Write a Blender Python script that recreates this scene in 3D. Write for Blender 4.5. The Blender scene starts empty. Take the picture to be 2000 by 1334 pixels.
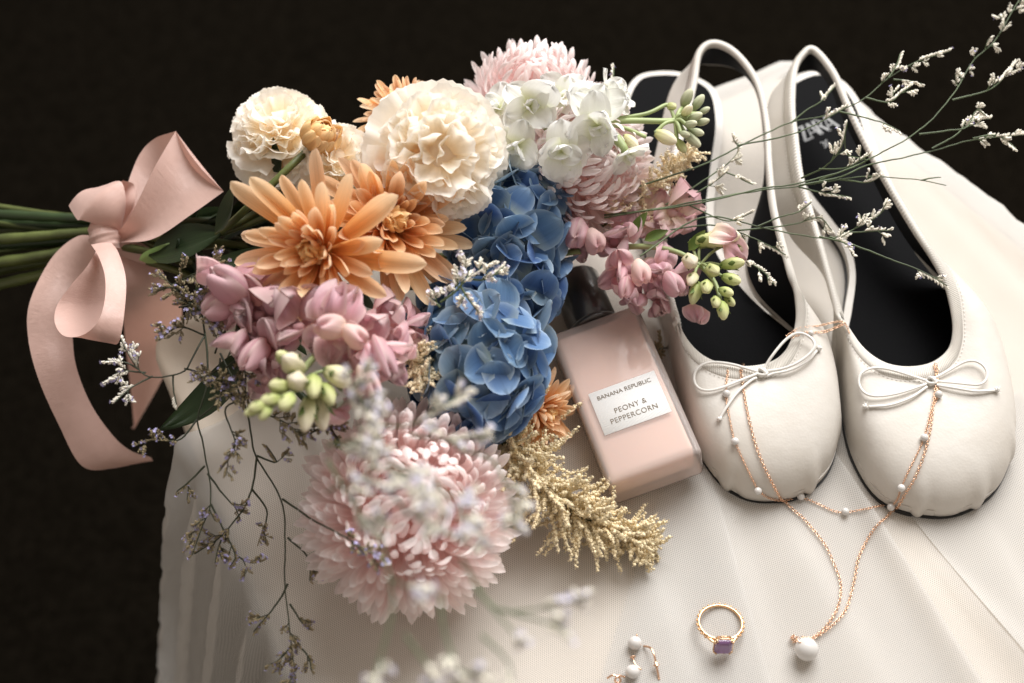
import bpy, bmesh, math, random
import numpy as np
from mathutils import Vector, Matrix
from mathutils.bvhtree import BVHTree
from mathutils.geometry import tessellate_polygon

S = 0.01                       # everything below is written in centimetres
sc = bpy.context.scene
COL = sc.collection
# ------------------------------------------------------------------ camera
ELEV, DIST = math.radians(58), 74.0
FPX = 2000 * 50 / 36
CAM = np.array([0.0, -DIST * math.cos(ELEV), DIST * math.sin(ELEV)])
FW = -CAM / DIST
RT = np.array([1.0, 0, 0])
UP = np.cross(RT, FW)
cd = bpy.data.cameras.new('camera'); cam = bpy.data.objects.new('camera', cd); COL.objects.link(cam)
cd.lens = 50; cd.sensor_width = 36; cd.clip_start = 0.01; cd.clip_end = 20
cam.location = Vector(CAM * S)
cam.rotation_euler = (math.pi / 2 - ELEV, 0, 0)
cd.dof.use_dof = True
cd.dof.focus_distance = 0.678
cd.dof.aperture_fstop = 5.0
cd.dof.aperture_blades = 0
sc.camera = cam
# ------------------------------------------------------------------ light
w = bpy.data.worlds.new('World'); sc.world = w; w.use_nodes = True
w.node_tree.nodes['Background'].inputs[0].default_value = (1.0, 0.88, 0.765, 1)
w.node_tree.nodes['Background'].inputs[1].default_value = 0.44

def area(name, loc, target, size, watts, col):
    l = bpy.data.lights.new(name, 'AREA'); l.shape = 'RECTANGLE'; l.size = size[0] * S; l.size_y = size[1] * S
    l.energy = watts; l.color = col
    o = bpy.data.objects.new(name, l); COL.objects.link(o)
    o.location = Vector(loc) * S
    o.rotation_euler = (Vector(target) - Vector(loc)).to_track_quat('-Z', 'Y').to_euler()
    return o
area('window_light', (60, 138, 158), (4, 0, 2), (180, 170), 115, (1.0, 0.99, 0.98))
sc.view_settings.view_transform = 'Standard'
sc.view_settings.look = 'None'
sc.view_settings.exposure = 0
sc.cycles.max_bounces = 14; sc.cycles.diffuse_bounces = 8; sc.cycles.transmission_bounces = 10
sc.cycles.transparent_max_bounces = 16
sc.cycles.use_denoising = True

# ------------------------------------------------------------------ helpers
def at(px, py, z=0.0):
    d = FW + RT * (px - 1000) / FPX + UP * (667 - py) / FPX
    return CAM + d * ((z - CAM[2]) / d[2])
def V(r, u, f):
    v = RT * r + UP * u - FW * f
    return v / np.linalg.norm(v)
def nrm(v):
    v = np.asarray(v, float); n = np.linalg.norm(v)
    return v / n if n > 1e-9 else v
def perp(a):
    a = nrm(a); h = np.array([0, 0, 1.0]) if abs(a[2]) < .9 else np.array([1.0, 0, 0])
    return nrm(np.cross(h, a))
def spline(P, n, closed=False):
    P = np.asarray(P, float); m = len(P)
    if closed:
        Q = np.vstack([P[-1], P, P[0], P[1]]); segs = m
    else:
        Q = np.vstack([2 * P[0] - P[1], P, 2 * P[-1] - P[-2]]); segs = m - 1
    t = np.linspace(0, segs, n, endpoint=not closed)
    i = np.minimum(t.astype(int), segs - 1); f = (t - i)[:, None]
    a, b, c, d = Q[i], Q[i + 1], Q[i + 2], Q[i + 3]
    return .5 * (2 * b + (c - a) * f + (2 * a - 5 * b + 4 * c - d) * f ** 2 + (3 * b - a - 3 * c + d) * f ** 3)
def resample(P, step):
    P = np.asarray(P); s = np.r_[0, np.cumsum(np.linalg.norm(np.diff(P, axis=0), axis=1))]
    n = max(2, int(round(s[-1] / step)) + 1); q = np.linspace(0, s[-1], n)
    return np.stack([np.interp(q, s, P[:, k]) for k in range(3)], 1)

class MB:
    """collects faces for ONE mesh"""
    def __init__(self): self.v = []; self.f = []; self.uv = []; self.n = 0
    def add(self, v, f, uv=None):
        v = np.asarray(v, float); self.v.append(v)
        self.f += [tuple(int(k) + self.n for k in q) for q in f]
        self.uv.append(np.asarray(uv, float) if uv is not None else np.zeros((len(v), 2)))
        self.n += len(v)
    def tube(self, P, r, k=6, cap=True):
        P = np.asarray(P, float); n = len(P)
        r = np.broadcast_to(np.asarray(r, float), (n,))
        T = np.gradient(P, axis=0); T /= np.maximum(np.linalg.norm(T, axis=1), 1e-9)[:, None]
        a = perp(T[0]); rings = []
        for i in range(n):
            a = nrm(a - T[i] * (a @ T[i])); b = np.cross(T[i], a)
            th = np.arange(k) * 2 * math.pi / k
            rings.append(P[i] + r[i] * (np.outer(np.cos(th), a) + np.outer(np.sin(th), b)))
        v = np.vstack(rings); f = []
        for i in range(n - 1):
            for j in range(k):
                f.append((i * k + j, i * k + (j + 1) % k, (i + 1) * k + (j + 1) % k, (i + 1) * k + j))
        if cap:
            f.append(tuple(range(k))[::-1]); f.append(tuple((n - 1) * k + j for j in range(k)))
        L = np.linspace(0, 1, n)
        uv = np.stack([np.tile(np.arange(k) / k, n), np.repeat(L, k)], 1)
        self.add(v, f, uv)
    def grid(self, G, uv=None, closed_u=False):
        G = np.asarray(G, float); a, b = G.shape[:2]; f = []
        for i in range(a if closed_u else a - 1):
            i2 = (i + 1) % a
            for j in range(b - 1):
                f.append((i * b + j, i2 * b + j, i2 * b + j + 1, i * b + j + 1))
        if uv is None:
            uu, vv = np.meshgrid(np.linspace(0, 1, a), np.linspace(0, 1, b), indexing='ij'); uv = np.stack([uu, vv], -1)
        self.add(G.reshape(-1, 3), f, np.asarray(uv).reshape(-1, 2))
    def tmpl(self, T, M, pos):
        """a template (verts, faces) turned by the 3x3 M and put at pos"""
        self.add(T[0] @ np.asarray(M).T + pos, T[1])
    def mesh(self, name, mat, smooth=True):
        me = bpy.data.meshes.new(name)
        v = np.vstack(self.v) * S
        me.from_pydata(v.tolist(), [], self.f)
        uv = np.vstack(self.uv)
        li = np.empty(len(me.loops), int); me.loops.foreach_get('vertex_index', li)
        lay = me.uv_layers.new(name='UVMap'); lay.data.foreach_set('uv', uv[li].astype('f').ravel())
        if smooth: me.polygons.foreach_set('use_smooth', np.ones(len(me.polygons), bool))
        me.materials.append(mat); me.update()
        return me
    def build(self, name, mat, parent=None, smooth=True, kind=None):
        return link(name, self.mesh(name, mat, smooth), parent, None, kind)

WM = {}
def link(name, data, parent=None, M=None, kind=None):
    o = bpy.data.objects.new(name, data); COL.objects.link(o)
    M = M if M is not None else Matrix.Identity(4)
    o.matrix_basis = M
    if parent is not None:
        o.parent = parent; o.matrix_parent_inverse = WM[parent.name].inverted()
    WM[o.name] = M
    if kind: o['kind'] = kind
    return o
def tag(o, label, cat=None, group=None, kind=None):
    if label: o['label'] = label
    if cat: o['category'] = cat
    if group: o['group'] = group
    if kind: o['kind'] = kind
    return o
def thing(name, loc, label, cat, group=None):
    o = link(name, None, None, Matrix.Translation(Vector(np.asarray(loc) * S)))
    o.empty_display_size = 0.01
    return tag(o, label, cat, group)
def frame4(y, z, loc, s=1.0):
    """matrix: local y along y, local z near z, at loc (cm)"""
    y = nrm(y); z = np.asarray(z, float); z = nrm(z - y * (z @ y)); x = np.cross(y, z)
    sx, sy, sz = (s, s, s) if np.isscalar(s) else s
    l = np.asarray(loc) * S
    return Matrix(((x[0] * sx, y[0] * sy, z[0] * sz, l[0]), (x[1] * sx, y[1] * sy, z[1] * sz, l[1]),
                   (x[2] * sx, y[2] * sy, z[2] * sz, l[2]), (0, 0, 0, 1)))
def rotv(v, ax, a):
    v = np.asarray(v, float); ax = nrm(ax)
    return v * math.cos(a) + np.cross(ax, v) * math.sin(a) + ax * (ax @ v) * (1 - math.cos(a))

def ico(r=1.0, sub=1):
    bm = bmesh.new(); bmesh.ops.create_icosphere(bm, subdivisions=sub, radius=r)
    bm.verts.ensure_lookup_table()
    v = np.array([p.co[:] for p in bm.verts]); f = [tuple(q.index for q in p.verts) for p in bm.faces]; bm.free()
    return v, f
def lathe(prof, k=16):
    """(radius, y) profile turned about local y"""
    v = []; f = []; n = len(prof)
    for r, y in prof:
        for j in range(k):
            a = j * 2 * math.pi / k; v.append((r * math.cos(a), y, -r * math.sin(a)))
    for i in range(n - 1):
        for j in range(k):
            f.append((i * k + j, i * k + (j + 1) % k, (i + 1) * k + (j + 1) % k, (i + 1) * k + j))
    f.append(tuple(range(k))[::-1]); f.append(tuple((n - 1) * k + j for j in range(k)))
    return np.array(v), f

# ------------------------------------------------------------------ materials
def srgb(r, g, b):
    c = [x / 255 for x in (r, g, b)]
    return tuple(x / 12.92 if x <= .04045 else ((x + .055) / 1.055) ** 2.4 for x in c) + (1,)
class NT:
    def __init__(self, name):
        self.m = bpy.data.materials.new(name); self.m.use_nodes = True; self.t = self.m.node_tree
        self.t.nodes.clear(); self.out = self.n('ShaderNodeOutputMaterial')
    def n(self, typ, **kw):
        x = self.t.nodes.new(typ)
        for k, v in kw.items():
            if k.startswith('i_'):
                key = k[2:]; key = int(key) if key.isdigit() else key.replace('_', ' ')
                x.inputs[key].default_value = v
            else: setattr(x, k, v)
        return x
    def l(self, a, b): self.t.links.new(a, b)
    def done(self, sock): self.l(sock, self.out.inputs['Surface']); return self.m
    def math(self, op, a, b=None):
        x = self.n('ShaderNodeMath', operation=op)
        for i, q in enumerate((a, b)):
            if q is None: continue
            if isinstance(q, (int, float)): x.inputs[i].default_value = q
            else: self.l(q, x.inputs[i])
        return x.outputs[0]
    def mix(self, fac, a, b, blend='MIX'):
        x = self.n('ShaderNodeMix', data_type='RGBA', blend_type=blend)
        for key, q in ((0, fac), (6, a), (7, b)):
            if isinstance(q, (int, float, tuple)): x.inputs[key].default_value = q
            else: self.l(q, x.inputs[key])
        return x.outputs[2]
    def uv(self):
        u = self.n('ShaderNodeUVMap'); s = self.n('ShaderNodeSeparateXYZ'); self.l(u.outputs[0], s.inputs[0]); return u.outputs[0], s.outputs[0], s.outputs[1]
    def obj(self): return self.n('ShaderNodeTexCoord').outputs['Object']
    def ramp(self, fac, stops):
        r = self.n('ShaderNodeValToRGB'); e = r.color_ramp.elements
        while len(e) < len(stops): e.new(.5)
        for q, (p, c) in zip(e, stops): q.position = p; q.color = c
        self.l(fac, r.inputs[0]); return r.outputs[0]
    def noise(self, vec, scale, detail=2, rough=.5):
        x = self.n('ShaderNodeTexNoise'); x.inputs['Scale'].default_value = scale; x.inputs['Detail'].default_value = detail; x.inputs['Roughness'].default_value = rough
        if vec is not None: self.l(vec, x.inputs['Vector'])
        return x.outputs['Fac']
    def bump(self, h, strength, dist):
        b = self.n('ShaderNodeBump'); b.inputs['Strength'].default_value = strength; b.inputs['Distance'].default_value = dist
        self.l(h, b.inputs['Height']); return b.outputs[0]

def plain(name, col, rough=.5, metal=0, spec=.5, bump=None, vary=0, coat=0, sss=0, sheen=0, vscale=60):
    t = NT(name); p = t.n('ShaderNodeBsdfPrincipled')
    p.inputs['Roughness'].default_value = rough; p.inputs['Metallic'].default_value = metal
    p.inputs['Specular IOR Level'].default_value = spec; p.inputs['Coat Weight'].default_value = coat
    p.inputs['Sheen Weight'].default_value = sheen
    if sss:
        p.inputs['Subsurface Weight'].default_value = sss; p.inputs['Subsurface Radius'].default_value = (.004, .003, .002); p.inputs['Subsurface Scale'].default_value = 1
    if vary:
        f = t.noise(t.obj(), vscale, 3)
        c0 = tuple(x * (1 - vary) for x in col[:3]) + (1,); c1 = tuple(min(1, x * (1 + vary)) for x in col[:3]) + (1,)
        t.l(t.ramp(f, [(.3, c0), (.7, c1)]), p.inputs['Base Color'])
    else: p.inputs['Base Color'].default_value = col
    if bump:
        sc_, st, d = bump
        t.l(t.bump(t.noise(t.obj(), sc_, 3), st, d), p.inputs['Normal'])
    return t.done(p.outputs[0])

def petal_mat(name, base, mid, tip, trans=.35, vein=.10, rough=.55, vary=.10, veinscale=26, edge=None):
    """colour runs base > mid > tip along the petal; fine streaks along it; lets light through"""
    t = NT(name); vec, u, v = t.uv()
    col = t.ramp(v, [(0, base), (.45, mid), (1, tip)])
    if edge:
        e = t.math('ABSOLUTE', t.math('SUBTRACT', u, .5)); e = t.math('POWER', t.math('MULTIPLY', e, 2), 5)
        e2 = t.math('POWER', v, 8); e = t.math('MULTIPLY', t.math('MAXIMUM', e, e2), .75)
        col = t.mix(e, col, edge)
    mp = t.n('ShaderNodeMapping'); mp.inputs['Scale'].default_value = (1, .06, 1); t.l(vec, mp.inputs[0])
    oi = t.n('ShaderNodeObjectInfo')
    t.l(oi.outputs['Random'], mp.inputs['Location'])
    st = t.noise(mp.outputs[0], veinscale, 2)
    blotch = t.noise(t.obj(), 130, 2)
    k = t.math('ADD', t.math('MULTIPLY', t.math('SUBTRACT', st, .5), vein * 3.2), t.math('MULTIPLY', t.math('SUBTRACT', oi.outputs['Random'], .5), vary * 2))
    k = t.math('ADD', k, t.math('MULTIPLY', t.math('SUBTRACT', blotch, .5), vein))
    hs = t.n('ShaderNodeHueSaturation'); t.l(col, hs.inputs['Color']); t.l(t.math('ADD', k, 1), hs.inputs['Value'])
    t.l(t.math('ADD', t.math('MULTIPLY', oi.outputs['Random'], .012), .494), hs.inputs['Hue'])
    c = hs.outputs[0]
    p = t.n('ShaderNodeBsdfPrincipled'); p.inputs['Roughness'].default_value = rough; p.inputs['Specular IOR Level'].default_value = .3
    p.inputs['Sheen Weight'].default_value = .08
    t.l(c, p.inputs['Base Color'])
    t.l(t.bump(st, .25, .0006), p.inputs['Normal'])
    tr = t.n('ShaderNodeBsdfTranslucent'); t.l(c, tr.inputs['Color'])
    mx = t.n('ShaderNodeMixShader'); mx.inputs[0].default_value = trans
    t.l(p.outputs[0], mx.inputs[1]); t.l(tr.outputs[0], mx.inputs[2])
    return t.done(mx.outputs[0])

def lin(*c): return srgb(*c)
M = {}
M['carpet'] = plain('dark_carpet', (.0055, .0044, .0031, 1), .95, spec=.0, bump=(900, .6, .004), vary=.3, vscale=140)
M['cream'] = plain('cream_fabric', (.74, .66, .56, 1), .8, spec=.2, bump=(1500, .3, .0006), vary=.04)
def leather_mat():
    t = NT('white_leather'); p = t.n('ShaderNodeBsdfPrincipled'); o = t.obj()
    t.l(t.ramp(t.noise(o, 30, 4, .6), [(.3, (.565, .525, .47, 1)), (.7, (.62, .59, .545, 1))]), p.inputs['Base Color'])
    t.l(t.math('ADD', t.math('MULTIPLY', t.noise(o, 300, 2), .25), .36), p.inputs['Roughness']); p.inputs['Specular IOR Level'].default_value = .4
    v = t.n('ShaderNodeTexVoronoi'); v.inputs['Scale'].default_value = 900; t.l(o, v.inputs['Vector'])
    b1 = t.n('ShaderNodeBump'); b1.inputs['Strength'].default_value = .10; b1.inputs['Distance'].default_value = .00035; t.l(v.outputs['Distance'], b1.inputs['Height'])
    b2 = t.n('ShaderNodeBump'); b2.inputs['Strength'].default_value = .24; b2.inputs['Distance'].default_value = .0035; t.l(t.noise(o, 36, 4, .5), b2.inputs['Height']); t.l(b1.outputs[0], b2.inputs['Normal'])
    t.l(b2.outputs[0], p.inputs['Normal']); return t.done(p.outputs[0])
M['leather'] = leather_mat()
M['binding'] = plain('white_grosgrain', (.68, .65, .60, 1), .7, spec=.2)
M['lining'] = plain('black_lining', (.006, .006, .007, 1), .7, spec=.2)
M['insole'] = plain('black_insole', (.003, .003, .0035, 1), .5, spec=.02, bump=(900, .2, .0005))
M['sole'] = plain('black_sole', (.01, .01, .011, 1), .6)
M['cord'] = plain('white_cord', (.78, .76, .72, 1), .55, spec=.3)
M['print'] = plain('silver_print', (.22, .22, .22, 1), .5)
M['gold'] = plain('rose_gold', (.88, .58, .40, 1), .26, metal=1)
M['yellow_gold'] = plain('pale_gold', (.84, .56, .33, 1), .28, metal=1)
M['pearl'] = plain('pearl', (.64, .62, .595, 1), .14, spec=.7, coat=.6)
M['cap'] = plain('black_gloss_cap', (.022, .021, .020, 1), .32, spec=.9, coat=.35)
M['ink'] = plain('gold_ink', (.17, .13, .09, 1), .6)
M['stem'] = plain('green_stem', (.075, .092, .024, 1), .45, vary=.45, vscale=40, bump=(500, .2, .001))
M['stem_dark'] = plain('dark_green_stem', (.022, .042, .012, 1), .45, vary=.4, vscale=40)
M['stem_pale'] = plain('pale_green_stem', (.30, .36, .16, 1), .5, vary=.2, vscale=60)
M['twig'] = plain('thin_green_stem', (.075, .105, .045, 1), .55, vary=.35, vscale=50)
M['twig_shaded'] = plain('thin_shaded_stem', (.030, .038, .018, 1), .55, vary=.3, vscale=50)  # darker copy of the thin stem, shade on the lower-left sprays painted in
M['bud_white'] = plain('white_calyx', (.80, .76, .66, 1), .6, vary=.22, vscale=400)
M['bud_shaded'] = plain('shaded_calyx', (.26, .21, .12, 1), .6, vary=.35, vscale=400)  # white calyx darkened: the shade over these sprays is put into the colour
M['lilac'] = plain('lilac_flower', (.40, .37, .62, 1), .6, vary=.2, vscale=300)
M['lilac_pale'] = plain('pale_lilac_flower', (.62, .60, .74, 1), .6, vary=.15, vscale=300)
M['celosia'] = plain('straw_plume', (.76, .645, .42, 1), .8, vary=.22, vscale=220, sheen=.2)
M['celosia_pale'] = plain('pale_plume', (.84, .72, .50, 1), .8, vary=.15, vscale=220, sheen=.2)

def ribbon_mat():
    t = NT('pink_satin'); p = t.n('ShaderNodeBsdfPrincipled'); vec, u, v = t.uv()
    p.inputs['Base Color'].default_value = (.68, .46, .40, 1); p.inputs['Roughness'].default_value = .27
    p.inputs['Specular IOR Level'].default_value = .5; p.inputs['Sheen Weight'].default_value = .25
    p.inputs['Anisotropic'].default_value = .5
    mp = t.n('ShaderNodeMapping'); mp.inputs['Scale'].default_value = (3, 220, 1); t.l(vec, mp.inputs[0])
    t.l(t.bump(t.math('ADD', t.noise(mp.outputs[0], 1, 1), t.math('MULTIPLY', t.noise(t.obj(), 90, 2), 2.5)), .26, .0028), p.inputs['Normal'])
    tr = t.n('ShaderNodeBsdfTranslucent'); tr.inputs[0].default_value = (.66, .30, .22, 1)
    mx = t.n('ShaderNodeMixShader'); mx.inputs[0].default_value = .18
    t.l(p.outputs[0], mx.inputs[1]); t.l(tr.outputs[0], mx.inputs[2]); return t.done(mx.outputs[0])
M['ribbon'] = ribbon_mat()

def tulle_mat(name, base_alpha, thread, cell=.125):
    """net: threads of a diamond mesh (uv in cm), see-through holes"""
    t = NT(name); vec, u, v = t.uv()
    a = t.math('MULTIPLY', t.math('ADD', u, t.math('MULTIPLY', v, .577)), math.pi / cell)
    b = t.math('MULTIPLY', t.math('SUBTRACT', u, t.math('MULTIPLY', v, .577)), math.pi / cell)
    c = t.math('MULTIPLY', v, math.pi / cell * 1.0)
    m = t.math('MAXIMUM', t.math('ABSOLUTE', t.math('COSINE', a)), t.math('ABSOLUTE', t.math('COSINE', b)))
    k = t.n('ShaderNodeMapRange'); k.inputs['From Min'].default_value = .72; k.inputs['From Max'].default_value = .94
    k.inputs['To Min'].default_value = base_alpha; k.inputs['To Max'].default_value = thread
    t.l(m, k.inputs['Value'])
    d = t.n('ShaderNodeBsdfDiffuse'); d.inputs['Color'].default_value = (.73, .715, .69, 1)
    tr = t.n('ShaderNodeBsdfTranslucent'); tr.inputs['Color'].default_value = (.73, .715, .69, 1)
    dm = t.n('ShaderNodeMixShader'); dm.inputs[0].default_value = .4; t.l(d.outputs[0], dm.inputs[1]); t.l(tr.outputs[0], dm.inputs[2])
    tp = t.n('ShaderNodeBsdfTransparent'); mx = t.n('ShaderNodeMixShader')
    t.l(k.outputs[0], mx.inputs[0]); t.l(tp.outputs[0], mx.inputs[1]); t.l(dm.outputs[0], mx.inputs[2])
    return t.done(mx.outputs[0])
M['tulle'] = tulle_mat('white_tulle', .46, .88, .104)

def shell_mat():
    t = NT('frosted_glass'); tp = t.n('ShaderNodeBsdfTransparent'); tp.inputs[0].default_value = (.98, .93, .91, 1)
    d = t.n('ShaderNodeBsdfDiffuse'); d.inputs[0].default_value = (.88, .76, .71, 1)
    m1 = t.n('ShaderNodeMixShader'); m1.inputs[0].default_value = .34; t.l(tp.outputs[0], m1.inputs[1]); t.l(d.outputs[0], m1.inputs[2])
    g = t.n('ShaderNodeBsdfGlossy'); g.inputs['Roughness'].default_value = .10
    fr = t.n('ShaderNodeFresnel'); fr.inputs[0].default_value = 1.24
    m2 = t.n('ShaderNodeMixShader'); t.l(fr.outputs[0], m2.inputs[0]); t.l(m1.outputs[0], m2.inputs[1]); t.l(g.outputs[0], m2.inputs[2])
    return t.done(m2.outputs[0])
M['shell'] = shell_mat()
M['liquid'] = plain('milky_pink_liquid', (.84, .66, .59, 1), .5, spec=.2, sss=.3)
def label_mat():
    t = NT('embossed_white_label'); p = t.n('ShaderNodeBsdfPrincipled'); p.inputs['Base Color'].default_value = (.76, .76, .75, 1); p.inputs['Roughness'].default_value = .6
    wv = t.n('ShaderNodeTexWave'); wv.inputs['Scale'].default_value = 260; wv.inputs['Distortion'].default_value = 7; wv.inputs['Detail'].default_value = 2; wv.inputs['Detail Scale'].default_value = 1.2
    mp = t.n('ShaderNodeMapping'); mp.inputs['Rotation'].default_value = (0, 0, 1.1); t.l(t.obj(), mp.inputs[0]); t.l(mp.outputs[0], wv.inputs[0])
    t.l(t.bump(wv.outputs['Fac'], .18, .0004), p.inputs['Normal']); return t.done(p.outputs[0])
M['label'] = label_mat()
def gem_mat():
    t = NT('amethyst'); p = t.n('ShaderNodeBsdfPrincipled'); p.inputs['Base Color'].default_value = (.30, .15, .36, 1); p.inputs['Roughness'].default_value = .05
    p.inputs['Transmission Weight'].default_value = .45; p.inputs['IOR'].default_value = 1.6; p.inputs['Coat Weight'].default_value = .6
    return t.done(p.outputs[0])
M['gem'] = gem_mat()

M['pink'] = petal_mat('pink_mum_petal', lin(245, 217, 212), lin(248, 234, 232), lin(251, 245, 244), .56, .05)
M['orange'] = petal_mat('peach_petal', lin(210, 140, 70), lin(234, 178, 116), lin(249, 224, 192), .36, .15, veinscale=22)
M['orange_deep'] = petal_mat('amber_petal', lin(212, 158, 80), lin(232, 188, 116), lin(244, 214, 162), .28, .10, veinscale=14)
M['cream_petal'] = petal_mat('cream_carnation_petal', lin(252, 232, 194), lin(252, 243, 226), lin(252, 249, 243), .48, .03, vary=.04)
M['blue'] = petal_mat('blue_sepal', lin(178, 192, 182), lin(80, 114, 158), lin(98, 136, 178), .34, .10, veinscale=18, edge=lin(170, 192, 210), vary=.22)
M['blue_pale'] = petal_mat('pale_blue_sepal', lin(206, 212, 182), lin(128, 156, 180), lin(130, 162, 196), .36, .10, veinscale=18, edge=lin(192, 208, 216), vary=.2)
M['blue_deep'] = petal_mat('deep_blue_sepal', lin(120, 146, 160), lin(54, 84, 132), lin(72, 108, 158), .30, .10, veinscale=18, edge=lin(140, 166, 192), vary=.2)
M['blue_eye'] = plain('blue_eye', (.20, .30, .42, 1), .6)
M['white_petal'] = petal_mat('white_stock_petal', lin(222, 224, 180), lin(242, 242, 236), lin(246, 246, 244), .34, .04, vary=.04)
M['snap'] = petal_mat('mauve_snapdragon_petal', lin(220, 176, 166), lin(214, 166, 176), lin(226, 190, 198), .38, .07, vary=.16, edge=lin(236, 212, 208))
M['snap_tube'] = petal_mat('pale_snapdragon_tube', lin(224, 208, 170), lin(220, 184, 178), lin(212, 164, 172), .3, .06, vary=.1)
M['snap_pale'] = petal_mat('blush_snapdragon_petal', lin(234, 218, 190), lin(230, 204, 196), lin(220, 178, 184), .35, .05, vary=.08)
M['bud_green'] = petal_mat('green_bud', lin(140, 158, 78), lin(190, 198, 128), lin(222, 220, 172), .25, .10, vary=.12)
M['bud_grey'] = petal_mat('grey_green_bud', lin(150, 160, 118), lin(186, 192, 160), lin(214, 214, 184), .2, .12, vary=.1)
M['bud_cream'] = petal_mat('cream_bud', lin(200, 200, 130), lin(232, 226, 186), lin(240, 230, 210), .3, .06, vary=.08)
M['leaf'] = petal_mat('dark_leaf', lin(44, 54, 24), lin(32, 48, 22), lin(42, 60, 30), .12, .25, rough=.4, vary=.2)
M['sepal'] = petal_mat('green_sepal', lin(110, 130, 60), lin(90, 116, 52), lin(100, 112, 60), .2, .2, vary=.15)
M['leaf_pale'] = petal_mat('pale_leaf', lin(150, 176, 110), lin(130, 164, 96), lin(150, 170, 120), .3, .2, vary=.1)

# ------------------------------------------------------------------ petals
def w_strap(v): return (.42 + .58 * min(1, v / .55)) * math.sqrt(max(.004, 1 - max(0, (v - .7) / .3) ** 2))
def w_spoon(v): return (.34 + .66 * math.sin(min(1, v / .68) * math.pi / 2) ** 1.1) * math.sqrt(max(.006, 1 - max(0, (v - .72) / .28) ** 2.4))
def w_point(v): return max(.02, math.sin(math.pi * min(1, v ** .8)) ** .85)
def w_round(v): return max(.05, (1 - abs(2 * v ** .78 - 1) ** 2.5) ** .55) if 0 < v < 1 else .05
def w_fan(v): return .10 + .90 * v ** .9
def petal(L, W, wf, nu=5, nv=8, curl=0, cpow=1, phi0=0, cup=0, ruff=0, rf=2.5, arc=0, serr=0, seed=0, crease=0, wob=0, mat=None, name='petal'):
    rg = random.Random(seed); n = 60; ph = 0; y = [0]; z = [0]
    phis = [phi0 + curl * (i / n) ** cpow for i in range(n + 1)]
    for i in range(n):
        y.append(y[-1] + L / n * math.cos(phis[i])); z.append(z[-1] + L / n * math.sin(phis[i]))
    tt = np.linspace(0, 1, n + 1); p1 = rg.uniform(0, 6.3); p2 = rg.uniform(0, 6.3); p3 = rg.uniform(0, 6.3)
    side = rg.uniform(-1, 1) * wob
    G = np.zeros((nu, nv, 3)); UVs = np.zeros((nu, nv, 2))
    for i in range(nu):
        u = -1 + 2 * i / (nu - 1)
        for j in range(nv):
            v = 1 - (1 - j / (nv - 1)) ** 1.5; ve = v * (1 - arc * u * u)
            if serr: ve *= 1 + serr * v ** 6 * ((1 if i % 2 else -1) * .6 + rg.uniform(-.5, .5))
            ve = min(ve, 1.15); f = min(ve, 1)
            cy = np.interp(f, tt, y); cz = np.interp(f, tt, z); pp = np.interp(f, tt, phis)
            if ve > 1: cy += (ve - 1) * L * math.cos(pp); cz += (ve - 1) * L * math.sin(pp)
            ww = W / 2 * wf(v)
            h = cup * ww * u * u - crease * ww * (1 - abs(u)) + ruff * v ** 1.6 * (math.sin(rf * math.pi * u + p1) + .5 * math.sin(rf * 1.9 * math.pi * u + p2 + 2 * v))
            G[i, j] = (u * ww + side * f * f, cy - math.sin(pp) * h, cz + math.cos(pp) * h)
            UVs[i, j] = (u * .5 + .5, v)
    b = MB(); b.grid(G, UVs); return b.mesh(name, mat)

def flower_root(name, c, label, cat='flower', group='flowers of the bridal bouquet'):
    return thing(name, c, label, cat, group)
def stem_of(root, P, r, mat='stem', name='stem', r2=None, k=7):
    b = MB(); Q = spline(P, max(8, 6 * len(P))); b.tube(Q, np.linspace(r, r2 or r, len(Q)), k)
    return b.build(name, M[mat], root)
WAIST = at(215, 462, 1.6)
def to_bundle(c, k):
    """points of a stem from behind a flower through the ribbon and out at the left"""
    rg = random.Random(k * 7 + 1); a = k * 2.39996; q = math.sqrt((k - .5) / 13.5)
    wy, wz = math.cos(a) * q * 1.25, math.sin(a) * q * 1.2
    w_ = WAIST + np.array([0, wy, wz])
    pre = at(345, 475, 2.9) + np.array([0, wy * 1.25, wz * 1.2])
    end = at(-60, 478, -.8) + np.array([0, wy * 2.3 + rg.uniform(-.5, .5), wz * 1.8 + rg.uniform(-.4, .4)])
    c = np.asarray(c); mid = c * .5 + pre * .5 + np.array([0, 0, -1.2])
    return [c, mid, pre, w_, (w_ + end) / 2, end]
def bundle_stem(root, P, k):
    rg = random.Random(k * 13 + 5); b = MB(); Q = spline(P, 44)
    r = np.interp(np.linspace(0, 1, 44), [0, .5, .62, 1], [.16, .22, .24, .36 * rg.uniform(.7, 1.1)])
    b.tube(Q, r * (1 + .06 * np.sin(np.arange(44) * 2.1)), 8); b.build('stem', M['stem' if k in (6, 12) else ('stem_dark' if k in (1, 3, 8, 11) else 'stem')], root)
    for q in range(5):
        t = int(44 * rg.uniform(.15, .42)); d = nrm(Q[t - 2] - Q[t]); e = nrm(rotv(perp(d), d, rg.uniform(0, 6.3)) + np.array([0, 0, .3]))
        link('leaf', LEAF[q % 2], root, frame4(nrm(d * .8 + e * .55), e, Q[t], rg.uniform(2.2, 3.6)))
LEAF = None
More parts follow.
